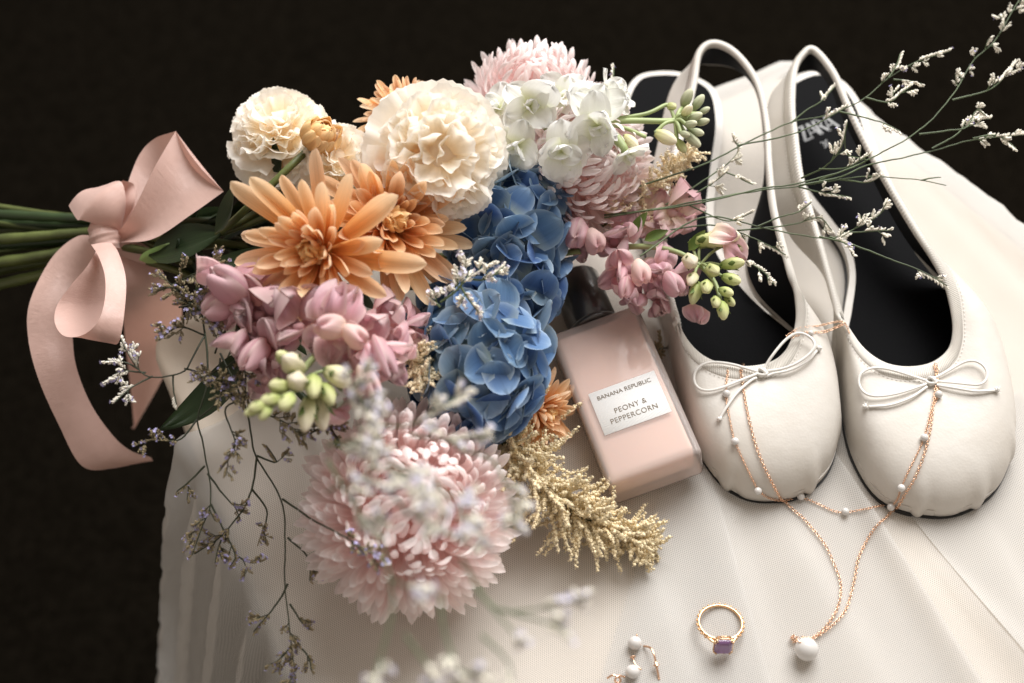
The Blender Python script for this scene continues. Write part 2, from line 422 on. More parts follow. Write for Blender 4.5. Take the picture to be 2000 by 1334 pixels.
# ------------------------------------------------------------------ the setting: floor, ottoman, veil
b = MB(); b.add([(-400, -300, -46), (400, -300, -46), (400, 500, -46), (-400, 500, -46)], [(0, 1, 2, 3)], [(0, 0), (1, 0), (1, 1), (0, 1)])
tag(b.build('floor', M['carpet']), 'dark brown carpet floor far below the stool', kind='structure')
A0, B0, L0, R0 = at(275, 640, 0), at(1560, 122, 0), at(600, 1334, 0), at(2000, 470, 0)
dl = nrm(L0 - A0); dr = nrm(R0 - B0)
Q = [A0, B0, B0 + dr * 46, A0 + dl * 46]
def rounded(Q, r, k=6):
    out = []
    for i in range(4):
        p, c, n = Q[i - 1], Q[i], Q[(i + 1) % 4]
        a = c + nrm(p - c) * r; e = c + nrm(n - c) * r
        for j in range(k + 1):
            t = j / k; out.append((1 - t) ** 2 * a + 2 * t * (1 - t) * c + t * t * e)
    return np.array(out)
ott = thing('ottoman', (A0 + B0) / 2 + np.array([0, -12, -46]), 'cream upholstered square stool carrying the shoes, perfume and bouquet', 'stool')
R1 = rounded(Q, 2.0); cen = R1.mean(0)
b = MB(); rows = []
for ins, z in ((6, -.10), (1.2, -.10), (.5, -.25), (.15, -.6), (0, -1.2), (0, -9)):
    rows.append(np.array([p - nrm(p - cen) * ins + np.array([0, 0, z - p[2]]) for p in R1]))
G = np.stack(rows, 1)[:, :, :]; b.grid(G, closed_u=True)
b.add(rows[0], [tuple(range(len(R1)))])
b.build('cushion', M['cream'], ott)
b = MB(); rows = [np.array([p - nrm(p - cen) * .4 + np.array([0, 0, z - p[2]]) for p in R1]) for z in (-9, -45)]
b.grid(np.stack(rows, 1), closed_u=True); b.build('base', M['cream'], ott)

# veil: a net sheet in table coordinates (a along the far edge, c along the left edge, cm)
FU = nrm(B0 - A0); W0 = np.linalg.norm(B0 - A0)
folds = [((1618, 870), (1925, 1360), .42, .35), ((1372, 900), (1492, 1360), .38, .7), ((1490, 960), (1715, 1360), .32, .8), ((1250, 1080), (1335, 1360), .30, .9),
         ((1740, 1010), (2030, 1330), .34, .6), ((1690, 250), (2030, 530), .5, .45), ((1640, 230), (2010, 600), .3, .4), ((1760, 270), (2050, 480), .55, .5),
         ((420, 1000), (560, 1360), .25, .8), ((1930, 1040), (2060, 1330), .36, .7), ((700, 1250), (760, 1400), .12, 1.2), ((1430, 240), (1470, 520), .25, .8)]
folds = [(at(*p)[:2], at(*q)[:2], a, w_) for p, q, a, w_ in folds]
rngv = np.random.default_rng(4)
def edge_frame(c):
    """left and right ends of the table at distance c from the far edge"""
    return A0 + dl * c, B0 + dr * c
def veil_point(a, c, dz=0.0):
    cc = min(max(c, 0), 46)
    l_, r_ = edge_frame(cc); W = np.linalg.norm(r_ - l_); h = (r_ - l_) / W
    outl, outr, outf = max(0, -a), max(0, a - W), max(0, -c)
    aa = min(max(a, 0), W); p = l_ + h * aa
    z = dz
    if outl or outr or outf:
        o = outl or outr or outf
        dirn = -h if outl else (h if outr else -(dl + dr) / 2)
        fl = .22 if outl else .28
        rr = min(o, 1.2)
        side = rr * .75 + max(0, o - 1.2) * fl
        drop = rr * rr * .35 + max(0, o - 1.2) * (1 - fl * .4)
        pl = .35 * math.sin(c * 1.9 + .6 * math.sin(c * .7)) * min(1, o / 5) + .2 * math.sin(c * 4.3 + 1) * min(1, o / 8)
        p = p + dirn * (side + pl * 1.3); z -= drop
        if outf and outl: p = p - h * outl * .3
    q = p[:2]; hgt = 0
    for f0, f1, am, w_ in folds:
        d = f1 - f0; L = np.linalg.norm(d); d = d / L; t = (q - f0) @ d; s = (q - f0) @ np.array([-d[1], d[0]])
        if -1 < t < L + 4:
            k = min(1, max(0, (t + 1) / 5)); wd = w_ * (.6 + .8 * max(0, t) / L)
            s2 = s / wd
            hgt += am * k * (math.exp(-s2 * s2) if s2 > 0 else math.exp(-(s2 * .45) ** 2))
    hgt += .03 * math.sin(q[0] * 1.3 + q[1] * .6) + .02 * math.sin(q[0] * 2.7 - q[1] * 1.7) + .05
    return np.array([p[0], p[1], z + hgt])
def veil_sheet(name, a0, a1, c0f, c1, step, dz, parent):
    na = int((a1 - a0) / step); nc = int((c1 + 6) / step); idx = {}; vs = []; uv = []; fs = []
    for i in range(na + 1):
        for j in range(nc + 1):
            a = a0 + (a1 - a0) * i / na; c0 = c0f(a); c = c0 + (c1 - c0) * j / nc
            idx[i, j] = len(vs); vs.append(veil_point(a, c, dz)); uv.append((a, c))
    for i in range(na):
        for j in range(nc):
            k = [(i, j), (i + 1, j), (i + 1, j + 1), (i, j + 1)]
            if all(x in idx for x in k): fs.append([idx[x] for x in k])
    b = MB(); b.add(vs, fs, uv); return b.build(name, M['tulle'], parent)
veil = thing('veil', at(1000, 1300, 0), 'white net veil with soft folds spread over the stool and hanging off its side', 'veil')
veil_sheet('net', -32, W0 + 26, lambda a: 7.3 - 13.3 / (1 + math.exp(-(a - 13) / 3.2)) + .25 * math.sin(a * .9), 44, .55, 0, veil)
# a doubled-over length of the same net, its straight edge running out from between the shoes
f0, f1 = folds[0][0], folds[0][1]
FLAPS = []
def flap(e0, e1, g0, g1):
    b = MB()
    n, m = 46, 40; G = np.zeros((n, m, 3)); UVs = np.zeros((n, m, 2))
    for i in range(n):
        for j in range(m):
            s, t = i / (n - 1), j / (m - 1)
            p = (e0 * (1 - t) + e1 * t) * (1 - s) + (g0 * (1 - t) + g1 * t) * s
            hgt = 0
            for q0, q1, am, w_ in folds:
                d = q1 - q0; L = np.linalg.norm(d); d = d / L; tt = (p[:2] - q0) @ d; ss = (p[:2] - q0) @ np.array([-d[1], d[0]])
                if -1 < tt < L + 4:
                    k = min(1, max(0, (tt + 1) / 5)); wd = w_ * (.6 + .8 * max(0, tt) / L); s2 = ss / wd
                    hgt += am * k * (math.exp(-s2 * s2) if s2 > 0 else math.exp(-(s2 * .45) ** 2))
            p[2] = hgt + .10 + .05 * (1 - s); G[i, j] = p; UVs[i, j] = (p[0] * .8 + p[1] * .6, p[1] * .8 - p[0] * .6)
    FLAPS.append(G + np.array([0, 0, .03])); b.grid(G, UVs); return b.build('folded_net', M['tulle'], veil)
flap(np.r_[f0, 0], np.r_[f1, 0], at(1330, 930), at(1180, 1400))
flap(at(1770, 1000), at(2060, 1370), at(1990, 760), at(2130, 1000))
flap(at(1385, 930), at(1520, 1400), at(1290, 960), at(1150, 1400))

# ------------------------------------------------------------------ shoes
BVH_V, BVH_F = [], []
def bvh_add(G, closed=False):
    a, c = G.shape[:2]; n = len(BVH_V); BVH_V.extend([Vector(p) for p in G.reshape(-1, 3)])
    for i in range(a if closed else a - 1):
        for j in range(c - 1): BVH_F.append((n + i * c + j, n + ((i + 1) % a) * c + j, n + ((i + 1) % a) * c + j + 1, n + i * c + j + 1))
def smooth(X, n=10):
    X = X.copy()
    for _ in range(n): X = (np.roll(X, 1, 0) + 2 * X + np.roll(X, -1, 0)) / 4
    return X / np.linalg.norm(X, axis=1)[:, None]
def prism(outline, z0, z1, cap=True):
    P = np.asarray(outline); n = len(P); b = MB()
    lo = np.c_[P[:, :2], np.full(n, z0)]; hi = np.c_[P[:, :2], np.full(n, z1)]
    b.grid(np.stack([lo, hi], 1), closed_u=True)
    tri = tessellate_polygon([[Vector((p[0], p[1], 0)) for p in P]])
    b.add(hi, [tuple(t) for t in tri]); return b
PLEATS = {}
def shoe(label, pairs, sole, insole, name='ballet_flat', toe=(8, 15), pleat=(), group='pair of white slingback flats'):
    T = np.array([at(*p[0]) for p in pairs]); B = np.array([at(*p[1]) for p in pairs]); k = np.array([[p[2]] for p in pairs], float)
    NT_ = 420; Ts, Bs, ks = spline(T, NT_, True), spline(B, NT_, True), np.clip(spline(k, NT_, True)[:, 0], 0, 1)
    ti = np.arange(NT_) / NT_ * len(pairs)
    rows = np.linspace(0, 1, 22); G = np.zeros((NT_, len(rows) + 1, 3))
    for i in range(NT_):
        t, bt, q = Ts[i], Bs[i], ks[i]
        out = bt - t; out[2] = 0; ln = np.linalg.norm(out); on = nrm(out)
        h = t[2]
        p1 = (1 - q) * (t + (bt - t) / 3) + q * (t + out * .50 + np.array([0, 0, .32 * min(1, ln / 4)]))
        p2 = (1 - q) * (t + (bt - t) * 2 / 3) + q * (bt + np.array([0, 0, h * .80]) + on * .22)
        for j, s in enumerate(rows):
            p = (1 - s) ** 3 * t + 3 * (1 - s) ** 2 * s * p1 + 3 * (1 - s) * s * s * p2 + s ** 3 * bt
            if q > .5 and s > .5:
                for pt, am in pleat:
                    d = ti[i] - pt
                    p = p + on * am * max(0, (s - .55) / .45) ** 1.5 * (math.exp(-(d / .16) ** 2) - .7 * math.exp(-((d - .25) / .16) ** 2) - .5 * math.exp(-((d + .25) / .2) ** 2))
            G[i, j] = p
        G[i, -1] = bt - on * .5 * q + np.array([0, 0, -.12 * q])
    root = thing(name, np.r_[np.array([at(*p) for p in sole]).mean(0)[:2], 0], label, 'shoe', group)
    # normals
    du = np.roll(G, -1, 0) - np.roll(G, 1, 0); dv = np.gradient(G, axis=1); N = np.cross(du, dv); N /= np.maximum(np.linalg.norm(N, axis=2), 1e-9)[..., None]
    cen = np.array([at(*p) for p in sole]).mean(0); cen[2] = 1.0
    if ((G[:, 2] - cen) * N[:, 2]).sum() < 0: N = -N
    b = MB(); b.grid(G + N * .04, closed_u=True); b.build('upper', M['leather'], root)
    bvh_add((G + N * .05), True)
    b = MB(); b.grid(G[:, :-3] - N[:, :-3] * .07, closed_u=True); b.build('lining', M['lining'], root)
    # grosgrain binding with fine ribs
    nb = 1800; idx = np.linspace(0, NT_, nb, endpoint=False); i0 = idx.astype(int); fr = (idx - i0)[:, None]; i1 = (i0 + 1) % NT_
    def lp(X): return X[i0] * (1 - fr) + X[i1] * fr
    T2 = lp(G[:, 0]); dS = G[:, 2] - G[:, 0]; dS /= np.linalg.norm(dS, axis=1)[:, None]; dS = lp(smooth(dS, 30)); n2 = lp(smooth(N[:, 1], 60))
    per = np.linalg.norm(np.diff(np.vstack([T2, T2[:1]]), axis=0), axis=1).sum(); nr = int(per / .135)
    rib = np.sin(np.arange(nb) / nb * nr * 2 * math.pi)[:, None] * .022
    sec = [(-.16, .22, 0), (-.20, .04, 1), (-.12, -.13, 1), (.03, -.17, 1), (.15, -.08, 1), (.18, .08, 1), (.13, .34, 1), (.105, .60, 1), (.03, .62, 0)]
    GB = np.stack([T2 + n2 * (o + rib * r_) + dS * d for o, d, r_ in sec], 1)
    b = MB(); b.grid(GB, closed_u=True); b.build('binding', M['binding'], root); bvh_add(GB[::3], True)
    # stitches below the binding
    b = MB(); L = resample(np.vstack([T2 + n2 * .07 + dS * .74, (T2 + n2 * .07 + dS * .74)[:1]]), .11)
    for i in range(0, len(L) - 1):
        if i % 2: continue
        b.tube(np.array([L[i], (L[i] + L[i + 1]) / 2 + np.array([0, 0, .008]), L[i + 1]]), .016, 4)
    b.build('stitching', M['cord'], root, kind='stuff')
    so = spline(np.array([at(p[0], p[1], .3) for p in sole]), 140, True)
    prism(so, 0.03, .30).build('sole', M['sole'], root, smooth=False)
    c2 = so.mean(0); rim = np.array([p - nrm(p - c2) * .10 for p in so]); prism(rim, .30, .80).build('insole_rim', M['leather'], root, smooth=False)
    tg = np.roll(so, -2, 0) - np.roll(so, 2, 0); nn = np.c_[-tg[:, 1], tg[:, 0], np.zeros(len(tg))]; nn /= np.linalg.norm(nn, axis=1)[:, None]
    if ((c2 - so) * nn).sum() < 0: nn = -nn
    io = so + nn * .42
    prism(io, .70, .83).build('insole', M['insole'], root, smooth=False)
    return root, G
PL = [((1395, 84, 5.7), (1392, 128, 3.7), 0), ((1366, 103, 5.6), (1345, 132, 3.6), 0), ((1355, 165, 5.2), (1308, 182, 3.4), 0), ((1335, 250, 4.9), (1283, 290, 3.0), 0),
      ((1308, 340, 4.6), (1267, 370, 2.6), 0), ((1296, 430, 4.2), (1260, 460, 1.8), 0), ((1300, 520, 3.8), (1275, 560, .9), .3), ((1313, 600, 3.5), (1302, 660, .3), 1),
      ((1332, 657, 3.2), (1325, 760, .3), 1), ((1372, 700, 2.9), (1362, 880, .3), 1), ((1430, 720, 2.8), (1430, 960, .3), 1), ((1496, 716, 2.8), (1510, 978, .3), 1),
      ((1536, 690, 2.95), (1590, 950, .3), 1), ((1556, 640, 3.2), (1634, 860, .3), 1), ((1557, 590, 3.5), (1612, 720, .3), 1), ((1544, 531, 3.8), (1548, 655, .4), .6),
      ((1523, 452, 4.1), (1470, 575, 1.4), 0), ((1511, 400, 4.3), (1456, 490, 2.2), 0), ((1502, 320, 4.7), (1492, 360, 2.9), 0), ((1497, 240, 5.0), (1491, 250, 3.3), 0),
      ((1478, 160, 5.4), (1474, 172, 3.6), 0), ((1437, 104, 5.65), (1436, 136, 3.7), 0)]
SL = [(1290, 148), (1240, 160), (1213, 210), (1210, 290), (1228, 380), (1252, 470), (1280, 560), (1303, 650), (1325, 750), (1350, 850), (1392, 930), (1450, 972), (1510, 982), (1570, 968),
      (1618, 925), (1636, 860), (1628, 770), (1604, 690), (1545, 645), (1470, 580), (1410, 500), (1392, 430), (1400, 340), (1410, 250), (1395, 185), (1345, 155)]
IL = [(1290, 168), (1250, 180), (1236, 215), (1234, 290), (1250, 380), (1274, 470), (1302, 560), (1325, 650), (1350, 760), (1400, 860), (1500, 900), (1580, 860), (1600, 760), (1570, 700),
      (1500, 640), (1430, 575), (1385, 505), (1367, 440), (1374, 340), (1386, 255), (1375, 198), (1335, 174)]
shoe_l, GL = shoe('white ballet slingback between the perfume bottle and the other shoe', PL, SL, IL, pleat=((9.8, .22), (11.9, .22), (13.1, .16), (8.9, .1)))
PR = [((1590, 97, 5.5), (1592, 140, 3.6), 0), ((1567, 107, 5.4), (1545, 150, 3.5), 0), ((1551, 140, 5.2), (1510, 180, 3.4), 0), ((1547, 210, 5.0), (1497, 235, 3.1), 0),
      ((1553, 270, 4.8), (1502, 310, 2.9), 0), ((1563, 345, 4.5), (1513, 400, 2.5), 0), ((1582, 413, 4.2), (1550, 470, 2.0), 0), ((1600, 475, 4.0), (1607, 535, 1.4), 0),
      ((1619, 545, 3.7), (1630, 610, .8), .1), ((1640, 615, 3.4), (1634, 710, .3), .8), ((1664, 659, 3.1), (1642, 790, .3), 1), ((1692, 692, 2.95), (1665, 890, .3), 1),
      ((1730, 715, 2.8), (1715, 970, .3), 1), ((1775, 722, 2.75), (1790, 1003, .3), 1), ((1820, 714, 2.8), (1870, 1003, .3), 1), ((1853, 689, 2.9), (1940, 960, .3), 1),
      ((1864, 655, 3.1), (1972, 885, .3), 1), ((1862, 615, 3.3), (1966, 795, .3), 1), ((1850, 562, 3.6), (1935, 690, .3), 1), ((1824, 506, 3.9), (1880, 600, .5), .6),
      ((1788, 448, 4.2), (1785, 490, 1.9), 0), ((1745, 376, 4.4), (1735, 410, 2.4), 0), ((1702, 300, 4.7), (1692, 322, 2.8), 0), ((1656, 206, 5.1), (1644, 226, 3.2), 0), ((1628, 142, 5.4), (1622, 172, 3.5), 0)]
SR = [(1587, 148), (1525, 180), (1508, 240), (1525, 310), (1560, 380), (1605, 440), (1640, 490), (1652, 545), (1645, 610), (1632, 690), (1640, 790), (1662, 892), (1712, 974), (1790, 1007),
      (1872, 1006), (1943, 963), (1974, 888), (1969, 797), (1938, 690), (1888, 595), (1830, 512), (1782, 442), (1742, 372), (1707, 292), (1678, 212), (1640, 165)]
IR = [(1587, 174), (1548, 198), (1533, 245), (1548, 300), (1578, 355), (1618, 405), (1652, 442), (1668, 480), (1678, 530), (1676, 585), (1660, 650), (1664, 760), (1700, 880), (1800, 930),
      (1910, 900), (1940, 800), (1905, 690), (1858, 600), (1806, 520), (1760, 452), (1720, 382), (1686, 300), (1658, 225), (1630, 188)]
shoe_r, GR = shoe('white ballet slingback at the stool edge, its black insole carrying silver print', PR, SR, IR, pleat=((11.6, .1), (13.0, .2), (14.5, .2), (15.9, .22)))
# table for draping
bvh_add(np.array([[veil_point(a, c, .06) for c in np.arange(2, 46, .35)] for a in np.arange(6, W0 + 3, .35)]))
for G_ in FLAPS: bvh_add(G_)
BVH = BVHTree.FromPolygons(BVH_V, BVH_F)
def drape(px, py, off=.06):
    d = FW + RT * (px - 1000) / FPX + UP * (667 - py) / FPX
    h = BVH.ray_cast(Vector(CAM), Vector(d))
    p, n = np.array(h[0]), np.array(h[1])
    if n @ d > 0: n = -n
    return p + n * off
def zpx(L): return [(x / 2.668 + 1280, y / 2.668 + 550) for x, y in L]
def drape_path(L, off, n=60, sm=5, step=None, zmin=None, zdef=3.3):
    P = spline(np.array(L, float), n)
    D = np.array([drape(x, y, off) for x, y in P])
    if zmin is not None: D = np.array([at(x, y, zdef) if d[2] < zmin else d for (x, y), d in zip(P, D)])
    for _ in range(sm):
        E2 = D.copy(); E2[1:-1] = (D[:-2] + 2 * D[1:-1] + D[2:]) / 4; D = E2
    return resample(D, step) if step else D
# bows
def cord_bow(root, parts, knot, ends):
    r = .07
    for nm, L, lift in parts:
        D = drape_path(zpx(L), r + .01, 40, 6, zmin=2.0); t = np.linspace(0, 1, len(D))
        D[:, 2] += lift * np.sin(t * math.pi) ** 1 + .06 * (1 - t if nm == 'bow_tail' else 1)
        b = MB(); b.tube(D, r, 8); b.build(nm, M['cord'], root)
    kx, ky = zpx([knot])[0]; c = drape(kx, ky, .16)
    b = MB(); R_ = V(1, .1, 0); U_ = V(-.1, 1, .2); F_ = V(0, 0, 1)
    for ph, rad in ((0, .19), (.9, .17), (2.0, .18)):
        th = np.linspace(0, 2 * math.pi, 18)
        ax = R_ * math.cos(ph) + U_ * math.sin(ph)
        P = np.array([c + ax * math.cos(a) * rad * 1.2 + (F_ * .9 + np.cross(ax, F_) * .5) * math.sin(a) * rad for a in th]); b.tube(P, .075, 7)
    b.build('bow_knot', M['cord'], root)
    for e in ends:
        x, y = zpx([e])[0]; c = drape(x, y, .12); b = MB(); rg = random.Random(int(x))
        for q in range(3):
            ax = nrm([rg.uniform(-1, 1) for _ in range(3)]); p2 = perp(ax); p3 = np.cross(ax, p2)
            th = np.linspace(0, 2 * math.pi, 12); b.tube(np.array([c + (p2 * math.cos(a) + p3 * math.sin(a)) * .085 for a in th]), .062, 6)
        for q in range(7):
            d = nrm([rg.uniform(-1, 1), rg.uniform(-.6, .8), rg.uniform(-.2, 1)]); b.tube(np.array([c, c + d * .24]), .012, 4)
        b.build('cord_end', M['cord'], root)
cord_bow(shoe_l, [('bow_loop', [(540, 478), (450, 455), (380, 440), (280, 430), (212, 460), (200, 530), (240, 580), (330, 572), (450, 518), (530, 485)], .12),
                  ('bow_tail', [(525, 500), (430, 580), (370, 660), (338, 712)], .05),
                  ('bow_loop', [(556, 470), (600, 405), (660, 330), (720, 290), (780, 302), (826, 345), (806, 395), (720, 455), (640, 470), (570, 474)], .35),
                  ('bow_tail', [(570, 492), (690, 478), (790, 425), (842, 362)], .15)], (545, 482), [(335, 717), (850, 353)])
cord_bow(shoe_r, [('bow_loop', [(1420, 528), (1300, 490), (1180, 460), (1090, 470), (1055, 520), (1080, 590), (1150, 611), (1280, 588), (1410, 540)], .12),
                  ('bow_tail', [(1412, 556), (1330, 612), (1220, 650), (1112, 655)], .05),
                  ('bow_loop', [(1450, 512), (1530, 472), (1600, 432), (1660, 426), (1710, 460), (1722, 510), (1690, 552), (1600, 542), (1462, 527)], .15),
                  ('bow_tail', [(1462, 546), (1560, 566), (1660, 580), (1768, 570)], .1)], (1436, 528), [(1096, 652), (1774, 567)])
# insole print: letters as flat strokes
def strokes(root, segs, o, ex, ey, name):
    b = MB()
    for poly in segs:
        v = [o + ex * x + ey * y for x, y in poly]; b.add(v, [tuple(range(len(v)))])
    return b.build(name, M['print'], root, smooth=False)
Z_ = [[(0, .9), (.62, .9), (.62, 1), (0, 1)], [(.42, .92), (.62, .92), (.2, .08), (0, .08)], [(0, 0), (.66, 0), (.66, .1), (0, .1)]]
A_ = [[(.0, 0), (.07, 0), (.40, 1), (.33, 1)], [(.33, 1), (.48, 1), (.82, 0), (.64, 0)], [(.16, .3), (.62, .3), (.62, .37), (.16, .37)]]
R_ = [[(0, 0), (.16, 0), (.16, 1), (0, 1)], [(.1, .92), (.42, .92), (.36, 1), (.1, 1)], [(.42, .92), (.58, .76), (.5, .6), (.4, .64), (.42, .76), (.34, .9), (.36, 1)], [(.1, .48), (.4, .5), (.5, .6), (.36, .58), (.1, .56)], [(.26, .5), (.42, .5), (.74, 0), (.54, 0)]]
def sh(L, dx): return [[(x + dx, y) for x, y in p] for p in L]
o = at(1572, 277, .845); ex = (at(1640, 247, .845) - o) / 2.55; ey = (at(1562, 246, .845) - o); ey = ey - ex * (ey @ ex) / (ex @ ex); ey = nrm(ey) * np.linalg.norm(ex) * 1.15
strokes(shoe_r, sh(Z_, 0) + sh(A_, .5) + sh(R_, 1.22) + sh(A_, 1.78), o, ex, ey, 'printed_name')
D3 = [[(0, 1), (.5, 1), (.5, .86), (0, .86)], [(.36, 1), (.5, 1), (.5, 0), (.36, 0)], [(0, 0), (.5, 0), (.5, .14), (0, .14)], [(.12, .44), (.5, .44), (.5, .57), (.12, .57)]]
D6 = [[(0, 0), (.14, 0), (.14, 1), (0, 1)], [(0, .86), (.5, .86), (.5, 1), (0, 1)], [(0, 0), (.5, 0), (.5, .14), (0, .14)], [(.36, 0), (.5, 0), (.5, .55), (.36, .55)], [(0, .44), (.5, .44), (.5, .57), (0, .57)]]
o2 = at(1611, 289, .845); strokes(shoe_r, sh(D3, 0) + sh(D6, .62), o2, ex * .42, ey * .42, 'size_number')

# ------------------------------------------------------------------ perfume bottle
def bottle():
    Wd, H, Tk = 4.72, 8.95, 2.45
    ex, ey, ez = np.array([.9403, .2995, .1614]), np.array([-.2997, .9537, -.0233]), np.array([-.161, -.0265, .9866]); c = np.array([5.38, -4.72, 3.0])
    root = thing('perfume_bottle', np.r_[c[:2], 0.1], 'milky pink glass perfume bottle with black cap lying beside the shoes', 'perfume bottle')
    c = c - ez * Tk / 2
    R3 = Matrix(((ex[0], ey[0], ez[0], c[0] * S), (ex[1], ey[1], ez[1], c[1] * S), (ex[2], ey[2], ez[2], c[2] * S), (0, 0, 0, 1)))
    def rbox(sx, sy, sz, r, seg, off=(0, 0, 0)):
        bm = bmesh.new(); bmesh.ops.create_cube(bm, size=1)
        for v in bm.verts: v.co = Vector(((v.co.x * sx + off[0]) * S, (v.co.y * sy + off[1]) * S, (v.co.z * sz + off[2]) * S))
        bmesh.ops.bevel(bm, geom=bm.edges[:], offset=r * S, segments=seg, affect='EDGES', profile=.5)
        me = bpy.data.meshes.new('box'); bm.to_mesh(me); bm.free(); me.polygons.foreach_set('use_smooth', np.ones(len(me.polygons), bool)); return me
    def put(name, me, mat): me.materials.append(mat); me.name = name; return link(name, me, root, R3)
    put('glass_body', rbox(Wd, H, Tk, .28, 4), M['shell'])
    put('liquid', rbox(Wd - .62, H - .75, Tk - .4, .2, 3, (0, .06, 0)), M['liquid'])
    lw, lh = 3.42, 2.43; lx, ly = .08, -.72
    put('label', rbox(lw, lh, .02, .0099, 1, (lx, ly, Tk / 2 + .012)), M['label'])
    # rounded label corners come from the print size; the lettering
    def text(s, x, y, size, off=0, space=1.0, sx=1):
        cu = bpy.data.curves.new('lettering', 'FONT'); cu.body = s; cu.size = size * S; cu.align_x = 'CENTER'; cu.align_y = 'CENTER'; cu.offset = off * S; cu.space_character = space
        ob = bpy.data.objects.new('lettering', cu); COL.objects.link(ob)
        me = bpy.data.meshes.new_from_object(ob.evaluated_get(bpy.context.evaluated_depsgraph_get())); bpy.data.objects.remove(ob)
        me.transform(Matrix.Translation((x * S, y * S, (Tk / 2 + .040) * S)) @ Matrix.Diagonal((sx, 1, 1, 1)))
        me.materials.clear(); put('lettering', me, M['ink'])
    text('BANANA REPUBLIC', lx, ly + .78, .325, .0, 1.0, .98)
    text('PEONY &', lx - .02, ly - .17, .405, -.002, 1.1, .92)
    text('PEPPERCORN', lx + .0, ly - .66, .405, -.002, 1.1, .92)
    v, f = lathe([(.9, 0), (1.32, 0), (1.36, .05), (1.36, .22), (1.30, .26)], 40); b = MB(); b.add(v, f); o = b.build('collar', M['cap'], root); 
    def mat4(yoff): 
        p = (c + ey * yoff) * S
        return Matrix(((ex[0], ey[0], ez[0], p[0]), (ex[1], ey[1], ez[1], p[1]), (ex[2], ey[2], ez[2], p[2]), (0, 0, 0, 1)))
    o.matrix_basis = mat4(H / 2 + .01)
    v, f = lathe([(.9, .0), (1.24, 0), (1.29, .06), (1.29, 2.95), (1.22, 3.08), (1.0, 3.12), (.2, 3.12)], 48); b = MB(); b.add(v, f); o = b.build('cap', M['cap'], root); o.matrix_basis = mat4(H / 2 + .27)
bottle()

# ------------------------------------------------------------------ jewellery
TOR = {}
def torus(R, r, n=10, k=5, sy=1.0):
    v = []; f = []
    for i in range(n):
        a = i * 2 * math.pi / n
        for j in range(k):
            q = j * 2 * math.pi / k; v.append(((R + r * math.cos(q)) * math.cos(a), (R + r * math.cos(q)) * math.sin(a) * sy, r * math.sin(q)))
    for i in range(n):
        for j in range(k): f.append((i * k + j, ((i + 1) % n) * k + j, ((i + 1) % n) * k + (j + 1) % k, i * k + (j + 1) % k))
    return np.array(v), f
def chain(b, P, R, r, skip=()):
    """interlocking oval links along P"""
    T0 = torus(R, r, 8, 4, 1.45); D = resample(P, R * 2.05); a = V(0, 0, 1)
    for i in range(len(D) - 1):
        t = nrm(D[i + 1] - D[i]); a = nrm(a - t * (a @ t)); n = np.cross(t, a)
        q = (.55 if i % 2 else -.75) + random.uniform(-.25, .25)
        z = a * math.cos(q) + n * math.sin(q); x = np.cross(t, z)
        p = (D[i] + D[i + 1]) / 2
        if any(np.linalg.norm(p - s) < rr for s, rr in skip): continue
        b.tmpl(T0, np.stack([x, t, z], 1), p)
random.seed(5)
SPH = ico(1, 3)
def ball(root, name, c, r, mat):
    b = MB(); b.add(SPH[0] * r + c, SPH[1]); return b.build(name, M[mat], root)
n1 = thing('necklace', drape(1562, 973), 'fine rose gold necklace strung with small pearls between the shoes', 'necklace')
N1 = zpx([(398, 402), (380, 432), (370, 520), (368, 592), (375, 650), (400, 780), (416, 835), (440, 890), (482, 980), (535, 1080), (590, 1122), (660, 1135), (755, 1128), (850, 1163), (925, 1198), (988, 1206), (1080, 1190), (1180, 1170),
          (1235, 1160), (1264, 1128), (1282, 1070), (1322, 980), (1372, 880), (1397, 818), (1420, 740), (1440, 660), (1473, 596), (1466, 510), (1450, 437)])
pear1 = zpx([(398, 403), (368, 592), (416, 835), (535, 1080), (755, 1128), (988, 1206), (1235, 1160), (1282, 1070), (1397, 818), (1473, 596)])
ps = [drape(x, y, .17) for x, y in pear1]
b = MB(); chain(b, drape_path(N1, .07, 240, 4), .054, .0145, [(p, .16) for p in ps]); 
c1 = [at(1536, 657, 3.25), at(1560, 642, 3.35), at(1600, 636, 3.5), at(1640, 628, 3.65), at(1652, 634, 3.6), at(1658, 648, 3.4), at(1662, 660, 3.1)]
chain(b, spline(c1, 40), .054, .0145); b.build('chain', M['gold'], n1, kind='stuff')
for p in ps: ball(n1, 'pearl', p, .19, 'pearl')
n2 = thing('pendant_necklace', drape(1575, 1268), 'rose gold chain with one large pearl pendant lying on the veil', 'necklace')
def z2(L): return [(x / 3.074 + 1500, y / 3.074 + 900) for x, y in L]
Sa = zpx([(470, 402), (455, 440), (450, 490), (470, 640), (512, 820), (560, 950), (620, 1070), (672, 1150), (740, 1215)]) + z2([(200, 340), (270, 420), (340, 510), (392, 620), (430, 730), (428, 830), (400, 920), (345, 1000), (290, 1052), (240, 1080), (205, 1062)])
Sb = z2([(170, 1100), (215, 1070), (275, 1068), (370, 1005), (450, 920), (490, 820), (520, 700), (540, 590), (590, 490), (650, 400), (720, 330), (780, 268)]) + zpx([(1302, 1100), (1352, 1020), (1402, 890), (1430, 770), (1447, 640), (1462, 540), (1466, 480), (1452, 432)])
b = MB(); chain(b, drape_path(Sa, .10, 240, 4), .068, .0175); chain(b, drape_path(Sb, .13, 240, 4), .068, .0175)
c2 = [at(1545, 660, 3.25), at(1572, 650, 3.4), at(1610, 648, 3.5), at(1636, 638, 3.6), at(1650, 632, 3.65)]
chain(b, spline(c2, 40), .068, .0175)
kc = drape(*z2([(160, 1085)])[0], .12); rg = random.Random(3)
